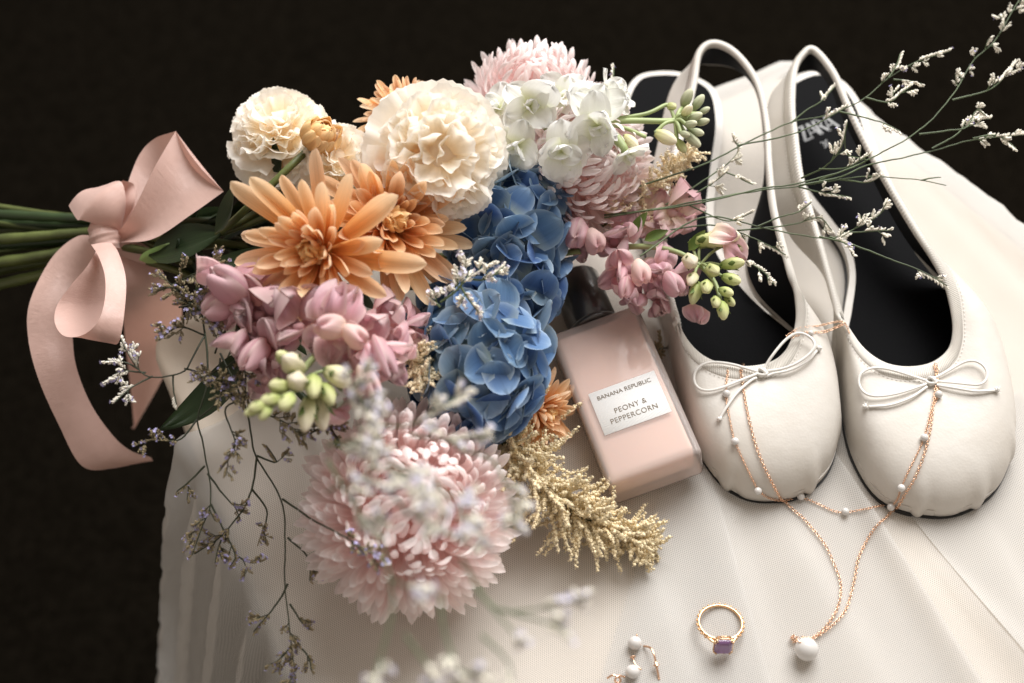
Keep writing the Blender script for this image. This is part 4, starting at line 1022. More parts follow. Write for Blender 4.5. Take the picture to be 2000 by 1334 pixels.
def lump(mat):
    v, f = ico(1, 2); v = v.copy(); v[:, 0] *= 1 + .25 * np.cos(v[:, 0] * 2.5); v[:, 2] -= .22 * np.exp(-(v[:, 0] / .25) ** 2) * (v[:, 2] > 0)
    b = MB(); b.add(v, f, np.stack([v[:, 0] * .5 + .5, v[:, 1] * .3 + .6], 1)); return b.mesh('throat', M[mat])
PAL = {'snap': lump('snap_tube'), 'snap_pale': lump('snap_pale')}
TUBE = {}
for nm in ('snap', 'snap_pale'):
    v, f = lathe([(.12, -1.5), (.30, -1.4), (.42, -1.0), (.46, -.5), (.52, -.1), (.58, .1)], 12); bb = MB(); bb.add(v, f, np.stack([np.arctan2(v[:, 2], v[:, 0]) / 6.28 + .5, (v[:, 1] + 1.5) / 1.7], 1)); TUBE[nm] = bb.mesh('floret', M['snap_tube' if nm == 'snap' else 'snap_pale'])
def snap_floret(root, px, py, z, d, up, s, seed, kind='snap', lobes=5):
    z = z - (.9 if root is globals().get('sr') else 0); s = s * .92
    rg = random.Random(seed); p = at(px, py, z); d = nrm(d); up = np.asarray(up); up = nrm(up - d * (up @ d)); sd = np.cross(d, up); P_ = SNAP if kind == 'snap' else SNAPP
    fl = link('floret', TUBE[kind], root, frame4(d, up, p - d * .3 * s, s))
    for q, (a, tl, ln) in enumerate(((-.5, .5, 1.45), (.5, .5, 1.45), (math.pi - .95, .35, 1.1), (math.pi, .25, 1.15), (math.pi + .95, .35, 1.1))[:lobes]):
        dd = up * math.cos(a) + sd * math.sin(a); tl += rg.uniform(-.3, .9); y_ = nrm(dd + d * tl); z_ = nrm(d - dd * tl)
        link('petal', P_[rg.randrange(5)], fl, frame4(y_, z_ + sd * rg.uniform(-.7, .7), p + dd * .25 * s, s * ln * rg.uniform(.9, 1.15)))
    link('throat', PAL[kind], fl, frame4(d, up, p - up * .12 * s + d * .12 * s, (.30 * s, .22 * s, .22 * s)))
sl = flower_root('snapdragon', at(610, 640, 9), 'mauve snapdragon spike under the peach blooms, its green tip pointing at the stool edge')
for i, (px, py, z, d, up, s) in enumerate(((452, 565, 10.0, V(-.6, .3, .7), V(-.3, .9, .2), 1.28), (510, 610, 9.6, V(-.3, -.2, .9), V(.2, .9, .2), 1.25), (565, 570, 9.4, V(-.1, .4, .9), V(0, 1, 0), 1.2),
                                             (480, 660, 9.0, V(-.6, -.2, .7), V(-.5, .7, .3), 1.2), (585, 635, 10.4, V(-.2, .1, 1), V(-.2, 1, 0), 1.2), (650, 640, 11.4, V(.1, .3, 1), V(0, 1, 0), 1.2), (700, 668, 10.8, V(.4, .1, .9), V(.3, .9, 0), 1.1),
                                             (745, 640, 9.2, V(.5, .4, .7), V(.3, .9, 0), 1.15), (756, 700, 10.2, V(.7, -.2, .7), V(.5, .6, 0), 1.15), (715, 735, 10.6, V(.5, -.6, .7), V(.6, .6, 0), 1.0), (535, 690, 9.2, V(-.4, -.3, .8), V(-.5, .7, .3), 1.05), (790, 650, 8.2, V(.7, .2, .6), V(.3, .9, 0), 1.0), (520, 735, 8.6, V(-.6, -.5, .5), V(-.7, .5, .3), .95),
                                             (640, 800, 8.8, V(.1, -.8, .5), V(.8, .3, .2), .8))):
    snap_floret(sl, px, py, z, d, up, s, i + 200)
for q in ((448, 560, 10.6, V(-.5, .6, .5), 1.25, 1.15, 'snap'), (430, 600, 9.8, V(-.8, -.2, .5), .9, .9, 'snap'), (648, 640, 12.2, V(-.5, .1, .8), 1.0, .75, 'snap_pale'), (690, 655, 12.0, V(.6, -.3, .7), .85, .72, 'snap_pale'), (540, 590, 10.6, V(.4, .5, .7), 1.0, .8, 'snap'), (745, 690, 11.2, V(.4, -.8, .5), 1.3, .7, 'snap'), (715, 740, 11.4, V(.5, -.7, .5), 1.0, .65, 'snap_pale'), (500, 690, 9.6, V(-.5, -.6, .6), 1.1, .8, 'snap')):
    pouch(sl, *q)
tipL = at(560, 745, 12.2)
stem_of(sl, [at(660, 640, 8), at(620, 690, 10), at(575, 740, 12), at(520, 785, 13)], .16, 'stem_pale')
for px, py, z, d, L, w_, kd in ((572, 712, 12.4, V(-.3, .4, .8), .75, .62, 'bud_cream'), (580, 745, 12.9, V(-.1, .1, 1), .62, .58, 'bud_cream'), (545, 755, 13.0, V(-.6, .1, .8), .52, .46, 'bud_green'), (560, 785, 13.3, V(-.3, -.5, .9), .52, .46, 'bud_green'), (528, 782, 13.4, V(-.7, -.1, .7), .48, .40, 'bud_green'), (505, 795, 13.5, V(-.8, -.2, .6), .44, .36, 'bud_green'),
                                (492, 804, 13.4, V(-.9, -.3, .4), .32, .26, 'bud_green'), (518, 806, 13.3, V(-.5, -.7, .5), .38, .32, 'bud_green'), (612, 755, 12.4, V(.1, -.6, .8), .7, .5, 'bud_green'), (625, 800, 11.2, V(.2, -.9, .3), .95, .55, 'bud_cream'), (660, 735, 12.0, V(.6, -.3, .7), .85, .6, 'bud_cream'), (600, 808, 11.6, V(-.1, -.9, .4), .8, .5, 'bud_cream'), (640, 770, 12, V(.4, -.7, .6), .6, .45, 'bud_green'), (555, 700, 11.8, V(-.5, .5, .7), .5, .4, 'bud_green')):
    stalk_bud(sl, px, py, z, d, L, w_, kd, None if kd == 'bud_green' and px < 530 else at(590, 750, 11.6), SEPAL_L, 3, r=.07)
bundle_stem(sl, to_bundle(at(660, 640, 8), 12), 12)
sr = flower_root('snapdragon', at(1260, 500, 5.6), 'mauve snapdragon spike above the bottle cap, its green tip over the shoe opening')
for i, (px, py, z, d, up, s, kd) in enumerate(((1132, 458, 6.0, V(-.3, .2, .9), V(0, 1, 0), 1.02, 'snap'), (1200, 470, 6.4, V(0, .1, 1), V(.2, .9, .3), 1.12, 'snap'), (1214, 530, 6.2, V(-.1, -.5, .9), V(.3, .8, .3), 1.0, 'snap'), (1278, 528, 6.4, V(.1, -.3, .9), V(.2, .9, 0), .98, 'snap'),
                                               (1318, 545, 6.0, V(.4, -.4, .8), V(.4, .8, 0), .85, 'snap'), (1236, 574, 5.2, V(-.3, -.8, .5), V(-.2, .5, .5), .85, 'snap'), (1286, 585, 5.0, V(.1, -.8, .5), V(.2, .5, .5), .78, 'snap'), (1310, 412, 6.6, V(.5, .1, .8), V(.3, .9, 0), 1.15, 'snap_pale'), (1262, 425, 6.2, V(-.1, .2, .9), V(0, 1, 0), .95, 'snap_pale'), (1345, 405, 6.2, V(.8, .3, .5), V(.2, .9, 0), .8, 'snap'))):
    snap_floret(sr, px, py, z, d, up, s, i + 300, kd)
for q in ((1128, 455, 6.8, V(-.2, -.3, .8), .95, .95, 'snap'), (1160, 470, 6.9, V(.2, -.5, .8), .8, .8, 'snap_pale'), (1250, 530, 6.9, V(.1, -.6, .7), .85, .75, 'snap_pale'), (1312, 552, 6.5, V(.4, -.6, .6), .8, .75, 'snap'), (1222, 560, 6.3, V(-.2, -.7, .6), .7, .6, 'snap')):
    pouch(sr, *q)
stem_of(sr, [at(1050, 500, 4), at(1180, 486, 5), at(1270, 482, 5.6), at(1340, 500, 6), at(1392, 545, 6.2), at(1410, 600, 6.2)], .17, 'stem_pale', r2=.10)
for px, py, z, d, L, w_, kd in ((1405, 466, 6.6, V(.95, .15, .4), 1.05, .62, 'bud_cream'), (1437, 482, 6.2, V(.9, -.15, .2), .62, .50, 'bud_cream'), (1375, 470, 6.4, V(.8, .1, .5), .8, .5, 'bud_green'), (1348, 510, 6.9, V(.2, -.3, .9), .56, .52, 'bud_cream'), (1392, 528, 7.0, V(.3, -.3, .9), .50, .45, 'bud_green'), (1430, 515, 6.6, V(.9, .1, .4), .62, .42, 'bud_green'), (1428, 545, 6.4, V(.8, -.3, .5), .52, .4, 'bud_green'),
                                (1380, 560, 6.8, V(-.1, -.5, .8), .50, .42, 'bud_green'), (1358, 572, 6.2, V(-.3, -.9, .3), .62, .42, 'bud_green'), (1418, 570, 6.7, V(.7, -.3, .6), .42, .34, 'bud_green'), (1398, 590, 6.7, V(0, -.5, .8), .42, .34, 'bud_green'), (1411, 606, 6.5, V(.1, -.9, .4), .50, .40, 'bud_green'), (1352, 545, 6.5, V(-.3, -.5, .7), .5, .4, 'bud_cream'), (1425, 588, 6.3, V(.6, -.6, .4), .34, .28, 'bud_green')):
    stalk_bud(sr, px, py, z, d, L, w_, kd, at(1365, 520, 6) if px < 1440 and py < 560 else None, SEPAL_L, 3, r=.07)
link('petal', SNAPP[1], sr, frame4(V(.5, .1, .5), V(.1, .5, .8), at(1385, 460, 7.1), 1.25)); link('petal', SNAP[0], sr, frame4(V(.9, -.3, .2), V(.1, .4, .9), at(1412, 478, 6.8), 1.3))
link('petal', SNAP[3], sr, frame4(V(0, -.9, .1), V(-.3, .2, .9), at(1352, 592, 5.6), .9)); link('petal', SNAP[0], sr, frame4(V(-.2, -.9, .1), V(-.3, .2, .9), at(1372, 600, 5.5), .8))
for a, l_, sd in (((1235, 455, 5.9), V(.6, .9, .5), 3), ((1345, 490, 6.1), V(.6, .8, .3), 5), ((1258, 470, 5.8), V(.9, .4, .2), 6)):
    link('sepal', SEPAL_L, sr, frame4(l_, V(0, .2, 1), at(*a), 1.3))
bundle_stem(sr, to_bundle(at(1050, 500, 4), 13), 13)

# straw-coloured plumes
BL = ico(1, 1); BS = ico(1, 0) if False else (np.array([[0, 0, 1.], [.94, 0, -.33], [-.47, .82, -.33], [-.47, -.82, -.33]]), [(0, 1, 2), (0, 2, 3), (0, 3, 1), (1, 3, 2)])
def plume(label, spine, width, n, mat, seed, z_lift=.6, blob=.085, taper=.25, stem='stem', down=0):
    rg = random.Random(seed); P = spline([at(*p) for p in spine], 60); root = flower_root('celosia_plume', P[0], label)
    b = MB(); L = np.linalg.norm(P[-1] - P[0]); T = np.gradient(P, axis=0)
    for i in range(n):
        t = rg.random() ** .85; k = min(59, int(t * 59)); p0 = P[k]; ax = nrm(T[k]); e = rotv(perp(ax), ax, rg.uniform(0, 6.3))
        wd = width * (1 - (1 - taper) * t) * rg.uniform(.55, 1.05)
        d = nrm(e + ax * rg.uniform(-.1, 1.2) + np.array([rg.uniform(-.5, .5) for _ in range(3)])); tip = p0 + d * wd; 
        bend = V(rg.uniform(-1, 1), rg.uniform(-1, 1), rg.uniform(-.4, 1)) * wd * .6
        Q = resample(spline([p0 + d * wd * .15, p0 + d * wd * .6 + bend * .5, tip + bend], 20), blob * 1.05)
        Q[:, 2] = np.maximum(Q[:, 2], .22)
        for q, c in enumerate(Q):
            f = q / max(1, len(Q) - 1); r = blob * (1.15 - .35 * f) * rg.uniform(.75, 1.25)
            off = np.array([rg.uniform(-1, 1) for _ in range(3)]) * blob * .55
            b.add(BL[0] * np.array([r * rg.uniform(.7, 1.2), r * rg.uniform(.7, 1.2), r]) + c + off, BL[1])
            if q > 0:
                for _ in range(2): b.add(BS[0] * r * rg.uniform(.5, .75) + c + nrm([rg.uniform(-1, 1) for _ in range(3)]) * blob * 1.25, BS[1])
    b.build('plume', M[mat], root, kind='stuff')
    stem_of(root, [at(*p) for p in spine], .14, stem, r2=.05)
    return root
plume('straw coloured celosia plume lying on the veil below the perfume bottle', [(970, 850, 2.6), (1050, 935, 2.3), (1130, 1005, 1.8), (1215, 1040, 1.3), (1275, 1066, .8)], 2.9, 380, 'celosia', 41, taper=.3, blob=.095)
plume('pale celosia plume leaning on the shoe strap above the pink snapdragon', [(1175, 440, 5.6), (1250, 385, 6.0), (1300, 340, 6.4), (1352, 300, 6.6)], 1.25, 150, 'celosia_pale', 42, taper=.6)
plume('small pale celosia tuft between the mauve snapdragon and blue hydrangea', [(790, 640, 7.4), (815, 690, 8.0), (828, 745, 7.8)], 1.25, 90, 'celosia_pale', 43, taper=.7)

# sea lavender sprays
def bud_t(L=.25, r=.05):
    v, f = lathe([(.35 * r, 0), (.8 * r, .35 * L), (r, .8 * L), (.55 * r, L)], 5); return v, f
BT = bud_t(); FT = (np.array([[0, 0, 0]] + [[math.cos(a) * (.13 if i % 2 else .075), .05, math.sin(a) * (.13 if i % 2 else .075)] for i, a in enumerate(np.arange(10) * math.pi / 5)]), [(0, i + 1, (i + 1) % 10 + 1) for i in range(10)])
def spray(label, lines, seed, twigm='twig', budm='bud_white', lil=.06, lilm='lilac', dens=1.0, r0=.06, bs=1.0, combs=.42, group='sea lavender sprays', twiglen=(.8, 1.7), branch=.9, facing=None):
    """lines: (points, part of the line that flowers)"""
    rg = random.Random(seed); p0 = at(*lines[0][0][0]); root = thing('sea_lavender', p0, label, 'flower spray', group)
    st, bd, fl = MB(), MB(), MB(); vw = V(0, 0, 1)
    def comb(P, r, step=.105):
        """buds in a one-sided double row along P"""
        D = resample(P, step / dens); T = np.gradient(D, axis=0); side = nrm(np.cross(nrm(T[0]), vw)) * rg.choice((-1, 1)); side = rotv(side, nrm(T[0]), rg.uniform(-.9, .9))
        for i in range(len(D)):
            for s in (0, 1):
                if rg.random() < .12: continue
                t = nrm(T[i]); o = nrm(side + np.cross(t, side) * (.55 if s else -.55) + np.array([rg.uniform(-.25, .25) for _ in range(3)]))
                y = nrm(t * rg.uniform(.75, 1.2) + o * .8); x = perp(y); k = bs * rg.uniform(.75, 1.2)
                bd.tmpl((BT[0] * k, BT[1]), np.stack([np.cross(y, x), y, x], 1), D[i] + o * .02)
                if rg.random() < lil: fl.tmpl((FT[0] * bs * rg.uniform(.8, 1.2), FT[1]), np.stack([np.cross(y, x), y, x], 1), D[i] + y * .26 * k)
    def twig(p, d, L, r, n2=2):
        bend = V(rg.uniform(-1, 1), rg.uniform(-1, 1), rg.uniform(-.3, .6)) * L * .18
        P = spline([p, p + d * L * .5 + bend * .4, p + d * L + bend], 8); st.tube(P, np.linspace(r, r * .55, 8), 4, False)
        comb(P[3:], r)
        for q in range(n2):
            k = rg.randrange(2, 6); e = rotv(perp(d), d, rg.uniform(0, 6.3)); d2 = nrm(d * .8 + e * .7 + vw * .1)
            P2 = spline([P[k], P[k] + d2 * L * .25, P[k] + d2 * L * rg.uniform(.4, .6) + d * L * .08], 6); st.tube(P2, r * .55, 4, False); comb(P2[1:], r)
    for pts, ff in lines:
        P = resample(spline([at(*p) for p in pts], 12 * len(pts)), .2); n = len(P); T = np.gradient(P, axis=0)
        P = P + np.cumsum(np.array([[rg.uniform(-.018, .018) for _ in range(3)] for _ in range(n)]), 0) * np.sin(np.linspace(0, math.pi, n))[:, None]
        st.tube(P, np.linspace(r0, r0 * .5, n), 5, False)
        k0 = int(n * (1 - ff))
        if ff > 0:
            comb(P[max(k0, n - 9):], r0)
            i = k0
            while i < n - 3:
                d = nrm(T[i]); e = rotv(perp(d), d, rg.uniform(0, 6.3)); e = nrm(e - vw * (e @ vw) * .4)
                twig(P[i], nrm(d * .85 + e * .75), rg.uniform(*twiglen) * (1 - .35 * i / n), r0 * .55)
                i += max(1, int(rg.uniform(2, 5) / branch))
    st.build('stem', M[twigm], root); bd.build('calyx', M[budm], root, kind='stuff')
    if fl.n: fl.build('blossom', M[lilm], root, kind='stuff')
    return root
def zz(L, z0, z1): return [(x, y, z0 + (z1 - z0) * i / max(1, len(L) - 1)) for i, (x, y) in enumerate(L)]
tw = (.45, .95)
spray('sea lavender spray crossing the shoe strap and reaching the dark upper right corner', [
    (zz([(1180, 420), (1345, 402), (1480, 375), (1560, 365), (1640, 345), (1700, 318), (1795, 262), (1860, 195), (1905, 125), (1945, 85), (1990, 5), (2020, -40)], 6.5, 9.5), .30),
    (zz([(1860, 195), (1915, 180), (1945, 165), (1985, 122)], 8.6, 9), .55), (zz([(1795, 262), (1850, 255), (1885, 248), (1905, 215), (1925, 225)], 8.3, 8.8), .45)], 51, twiglen=tw, lil=.03, bs=.8, dens=1.15, r0=.05)
spray('sea lavender spray with a bare brown tip lying across the right insole', [
    (zz([(1180, 425), (1350, 395), (1480, 372), (1570, 360), (1680, 345), (1760, 348), (1800, 352), (1848, 362)], 6.6, 7.6), 0), (zz([(1800, 352), (1820, 346), (1838, 346)], 7.5, 7.6), 0),
    (zz([(1560, 362), (1640, 345), (1700, 320), (1820, 292), (1900, 270), (2010, 262)], 7.0, 8.4), .22), (zz([(1820, 290), (1870, 262), (1890, 235), (1935, 232)], 7.9, 8.4), .45), (zz([(1900, 270), (1950, 265), (1985, 290)], 8.2, 8.3), .4),
    (zz([(1600, 352), (1690, 312), (1655, 300), (1650, 262)], 7.0, 10.4), 0), (zz([(1565, 348), (1610, 325), (1640, 290), (1655, 240)], 8.4, 11.0), .55), (zz([(1600, 330), (1650, 328), (1700, 302)], 9.4, 10.8), .5), (zz([(1560, 365), (1620, 378), (1660, 385)], 6.8, 7.2), .6), (zz([(1640, 350), (1690, 358), (1720, 345)], 7.0, 7.4), .5)], 52, twiglen=tw, lil=.02, bs=.8, dens=1.15, r0=.05)
spray('sea lavender spray of fine forked twigs climbing over both shoe straps', [
    (zz([(1230, 370), (1370, 322), (1450, 282), (1545, 240), (1600, 228), (1640, 215), (1690, 190), (1735, 152), (1790, 120), (1855, 100)], 7.0, 9.5), .22), (zz([(1545, 240), (1580, 212), (1605, 196), (1630, 170)], 8.2, 8.8), .35),
    (zz([(1690, 190), (1735, 200), (1760, 182), (1780, 168)], 9.0, 9.4), .6), (zz([(1735, 152), (1750, 130), (1758, 105)], 9.2, 9.5), .6), (zz([(1745, 155), (1775, 158), (1800, 164)], 9.2, 9.4), .7),
    (zz([(1640, 218), (1690, 230), (1725, 240), (1758, 256)], 8.6, 9), .35), (zz([(1440, 284), (1520, 268), (1580, 248), (1655, 208)], 7.8, 8.6), .25)], 53, twiglen=(.35, .75), lil=.03, bs=.8, dens=1.1, r0=.05)
spray('sea lavender spray running low over the shoes toward the stool edge', [
    (zz([(1250, 500), (1370, 425), (1480, 442), (1560, 455), (1620, 462), (1680, 440), (1715, 420), (1735, 400)], 6.4, 7.4), .22), (zz([(1600, 462), (1650, 476), (1665, 500)], 7, 7.2), .6),
    (zz([(1620, 462), (1700, 490), (1755, 512), (1800, 530), (1850, 558)], 7, 7), .28), (zz([(1640, 455), (1700, 452), (1740, 450)], 7, 7.2), .5), (zz([(1480, 442), (1520, 425), (1560, 412), (1585, 395)], 6.8, 7.2), .3)], 54, twiglen=(.35, .8), lil=.04, bs=.8, dens=1.1, r0=.05)
spray('short sea lavender twigs with drooping tips over the shoe openings', [
    (zz([(1300, 450), (1390, 440), (1450, 455), (1500, 478), (1535, 498)], 6, 6), .4), (zz([(1400, 470), (1460, 510), (1490, 530), (1512, 555)], 6, 5.8), .55), (zz([(1440, 450), (1540, 440), (1600, 425), (1625, 450)], 6.2, 6), .35), (zz([(1300, 400), (1385, 345), (1440, 300), (1430, 265)], 6.4, 7.4), .3), (zz([(1345, 385), (1400, 350), (1420, 335)], 6.6, 7), .5), (zz([(1345, 400), (1420, 430), (1470, 415)], 6.4, 6.8), .3), (zz([(1400, 330), (1440, 345), (1470, 360)], 6.8, 6.9), .5)], 55, twiglen=(.35, .75), lil=.0, bs=.8, dens=1.1, r0=.05)
# lower left and front sprays
tl_ = (.45, 1.0)
spray('dark stemmed sea lavender spray hanging left past the ribbon tail', [
    (zz([(400, 655), (375, 700), (362, 722), (335, 732), (298, 735), (272, 722), (250, 690), (236, 662)], 6.5, 7.5), .3), (zz([(298, 735), (262, 755), (225, 785)], 7, 7.4), .55), (zz([(285, 728), (240, 725), (200, 748)], 7, 7.6), .6), (zz([(272, 722), (245, 708), (205, 705)], 7.2, 7.6), .5),
    (zz([(338, 732), (338, 760), (345, 790)], 6.8, 6.6), .3), (zz([(360, 720), (385, 725), (400, 740)], 6.6, 6.6), .5)], 61, 'twig_shaded', 'bud_white', .2, twiglen=tl_, bs=.8, r0=.05, branch=1.3)
spray('dark sea lavender spray trailing down the stool edge over the net', [
    (zz([(400, 650), (405, 700), (402, 760), (386, 818), (395, 870), (408, 930), (412, 985), (395, 1030), (375, 1085)], 6.0, 3.5), .22), (zz([(412, 985), (440, 1040), (460, 1085), (450, 1105)], 3.8, 3), .35), (zz([(405, 925), (450, 980), (480, 1000)], 4.2, 3.5), .3), (zz([(386, 818), (350, 860), (300, 860), (265, 870)], 5, 6), .55),
    (zz([(386, 818), (420, 790), (430, 770)], 5, 5.5), .3), (zz([(400, 910), (370, 940), (345, 960)], 4.4, 4), .5), (zz([(460, 1085), (490, 1100), (515, 1095)], 3.1, 3), .7), (zz([(440, 1040), (430, 1060), (420, 1100)], 3.4, 3), .6)], 62, 'twig_shaded', 'bud_shaded', .3, twiglen=tl_, bs=.74, r0=.055, branch=1.5)
spray('longest dark sea lavender spray, running down beside the large pink flower', [
    (zz([(430, 690), (478, 790), (492, 850), (502, 890), (552, 975), (562, 1050), (562, 1140), (568, 1220), (575, 1300), (580, 1360)], 6.5, 1.5), .2), (zz([(552, 975), (620, 1020), (690, 1060), (755, 1100)], 4.5, 9.6), .35), (zz([(502, 890), (492, 955), (470, 1000), (430, 1045), (380, 1082)], 5, 2.5), .4), (zz([(492, 955), (520, 1000), (505, 1060)], 4, 2.6), .4),
    (zz([(562, 1050), (600, 1090), (605, 1135)], 3.6, 3.2), .45), (zz([(562, 1140), (540, 1180), (495, 1235)], 2.4, 2), .4), (zz([(566, 1180), (590, 1215), (605, 1230)], 2.2, 2.2), .5), (zz([(572, 1260), (545, 1290), (520, 1300)], 1.8, 1.8), .5), (zz([(572, 1250), (600, 1280), (608, 1310)], 2, 2), .5), (zz([(502, 890), (540, 905), (520, 870)], 5, 5.4), .5)], 63, 'twig_shaded', 'bud_shaded', .3, twiglen=tl_, bs=.74, r0=.055, branch=1.5)
spray('dense sea lavender clump between the ribbon wrap and the mauve snapdragon', [
    (zz([(330, 560), (370, 540), (410, 525), (450, 510)], 7.5, 10), .8), (zz([(350, 600), (375, 590), (400, 560)], 7.5, 10), .8), (zz([(400, 650), (390, 610), (350, 570), (300, 560)], 7.5, 10), .8), (zz([(420, 690), (430, 660), (440, 640), (400, 600)], 7.4, 9.5), .8), (zz([(400, 655), (350, 640), (310, 665)], 7.4, 9), .7), (zz([(440, 720), (470, 700), (480, 745), (475, 790)], 7.4, 8.2), .8), (zz([(430, 700), (430, 750), (460, 790)], 7.4, 8.2), .8), (zz([(500, 800), (560, 830), (600, 870)], 7, 7.6), .7), (zz([(480, 780), (440, 800), (460, 870), (430, 920)], 7, 6.6), .5), (zz([(430, 720), (400, 740), (450, 745)], 7.4, 8.6), .8),
    (zz([(600, 850), (640, 830), (660, 860)], 7, 8.4), .8)], 64, 'twig_shaded', 'bud_shaded', .14, branch=2.2, twiglen=(.5, 1.1), bs=.72, r0=.05)
spray('pale blurred sea lavender spray floating over the large pink chrysanthemum', [
    (zz([(640, 800), (700, 780), (720, 800), (740, 850)], 18.5, 21.5), .7), (zz([(700, 780), (690, 760), (720, 740)], 18.5, 21), .7), (zz([(700, 830), (730, 900), (790, 930), (850, 970)], 19.5, 22.5), .65), (zz([(720, 830), (800, 830), (850, 800), (905, 775)], 18.5, 19.5), .5), (zz([(640, 870), (690, 860), (740, 880)], 20, 22), .85), (zz([(640, 960), (700, 930), (740, 940)], 20.5, 22.5), .8),
    (zz([(740, 850), (760, 900), (840, 930), (900, 1000), (960, 1060)], 20.5, 21.5), .5), (zz([(760, 960), (800, 1000), (860, 1030), (900, 1060)], 21.5, 22.5), .6), (zz([(900, 880), (960, 900), (1000, 980), (1020, 1040)], 18.5, 19.5), .5), (zz([(800, 850), (880, 860), (950, 850)], 18.5, 19.1), .5), (zz([(640, 900), (700, 1000), (740, 1040)], 20.5, 21.5), .4)], 65, 'twig', 'bud_white', .22, 'lilac_pale', bs=1.05, branch=1.15, twiglen=(.5, 1.1), dens=.8)
spray('faint out of focus sea lavender spray nearest the camera along the lower edge', [
    (zz([(740, 1040), (760, 1120), (765, 1200), (740, 1290), (720, 1360)], 21.5, 21.5), .25), (zz([(760, 1130), (800, 1150), (820, 1180)], 21.5, 22), .5), (zz([(860, 1160), (865, 1210), (880, 1260), (900, 1310), (960, 1320)], 21.5, 22), .45), (zz([(900, 1090), (960, 1180), (1030, 1190), (1090, 1180), (1150, 1165)], 21, 21.5), .3), (zz([(930, 1150), (990, 1220), (1030, 1260)], 21.5, 21.8), .3), (zz([(980, 1190), (1080, 1220), (1110, 1240)], 21.5, 21.5), .4), (zz([(790, 1240), (830, 1290), (850, 1330)], 22, 22), .4), (zz([(940, 1240), (990, 1290), (1000, 1330)], 21.8, 22), .3)], 66, 'twig', 'bud_white', .25, 'lilac_pale', bs=1.05, branch=1.15, twiglen=(.45, .9), dens=.95)
spray('small lilac sea lavender tuft resting on the blue hydrangea heads', [
    (zz([(860, 590), (890, 570), (920, 540), (965, 510)], 10.5, 11.3), .8), (zz([(860, 600), (840, 575), (880, 560)], 10.4, 10.8), .8), (zz([(900, 560), (910, 520), (905, 500)], 10.8, 11.3), .8), (zz([(915, 545), (950, 545), (985, 520)], 10.8, 11), .7), (zz([(900, 560), (920, 590), (935, 610)], 10.8, 10.8), .7)], 67, 'twig', 'bud_white', .2, 'lilac_pale', branch=1.2, twiglen=(.4, .8))
spray('tiny sea lavender tip showing in the gap between bottle and shoe', [(zz([(1275, 690), (1288, 680), (1290, 655)], .6, .8), .8), (zz([(1278, 690), (1290, 692), (1294, 685)], .6, .7), .8)], 68, 'twig_shaded', 'bud_shaded', 0, twiglen=(.2, .35))
spray('tiny sea lavender tip rising beside the upper pink flower against the dark', [(zz([(1185, 175), (1195, 160), (1199, 132)], 8, 8.6), .8)], 69, twiglen=(.2, .4))

# loose leaves of the bouquet
def leaf(label, root_px, tip_px, W, normal, mat='leaf', curl=.4, crease=.35, ruff=.03, mid=None, name='leaf_blade'):
    a, t = at(*root_px), at(*tip_px); L = np.linalg.norm(t - a); me = petal(1, W, w_point, nu=7, nv=12, curl=curl, phi0=-curl / 2, crease=crease, ruff=ruff, seed=int(root_px[0]), mat=M[mat], name=name)
    o = link('leaf', me, None, frame4(t - a, normal, a, L)); return tag(o, label, 'leaf', 'loose leaves of the bouquet')
leaf('large dark green leaf curling over the bare stool corner', (470, 690, 5.2), (300, 850, 2.6), .30, V(.1, .5, .8), curl=1.3)
leaf('dark green leaf across the stems right of the ribbon wrap', (290, 500, 4.6), (440, 452, 6.0), .46, V(-.1, .4, .9), curl=-.5)
leaf('pale green curled leaf edge at the ribbon wrap', (272, 508, 4.2), (350, 468, 5.0), .36, V(.1, -.6, .8), 'leaf_pale', curl=-1.2)
leaf('slim dark leaf below the peach petals along the stems', (400, 520, 6.0), (600, 480, 7.0), .22, V(0, .3, .9), curl=.3)
leaf('dark leaf in the shade under the mauve snapdragon blooms', (430, 540, 5.8), (560, 600, 6.2), .5, V(0, .3, .9))
# thick stems seen right of the ribbon
# ------------------------------------------------------------------ ribbon
rib = thing('ribbon_bow', WAIST, 'blush pink satin ribbon tied in a bow round the flower stems', 'ribbon')
def strip(name, A, B_, n=40, m=9, bulge=0, ripple=0, seed=0):
    rg = random.Random(seed); a, c = spline([at(p[0], p[1], p[2] - 3.4) for p in A], n), spline([at(p[0], p[1], p[2] - 3.4) for p in B_], n)
    T = np.gradient((a + c) / 2, axis=0); G = np.zeros((n, m, 3)); p1 = rg.uniform(0, 6)
    for i in range(n):
        w_ = c[i] - a[i]; nn = nrm(np.cross(w_, T[i])); 
        if nn @ V(0, 0, 1) < 0: nn = -nn
        for j in range(m):
            s = j / (m - 1); h = bulge * math.sin(math.pi * s) + ripple * math.sin(2 * math.pi * s * 1.3 + p1 + i * .12) * math.sin(math.pi * i / (n - 1))
            G[i, j] = a[i] + w_ * s + nn * h
    th = .018; N_ = np.cross(np.gradient(G, axis=0), np.gradient(G, axis=1)); N_ /= np.maximum(np.linalg.norm(N_, axis=2), 1e-9)[..., None]
    b = MB(); uu, vv = np.meshgrid(np.linspace(0, 4, n), np.linspace(0, 1, m), indexing='ij'); b.grid(G, np.stack([vv, uu], -1)); return b.build(name, M['ribbon'], rib)
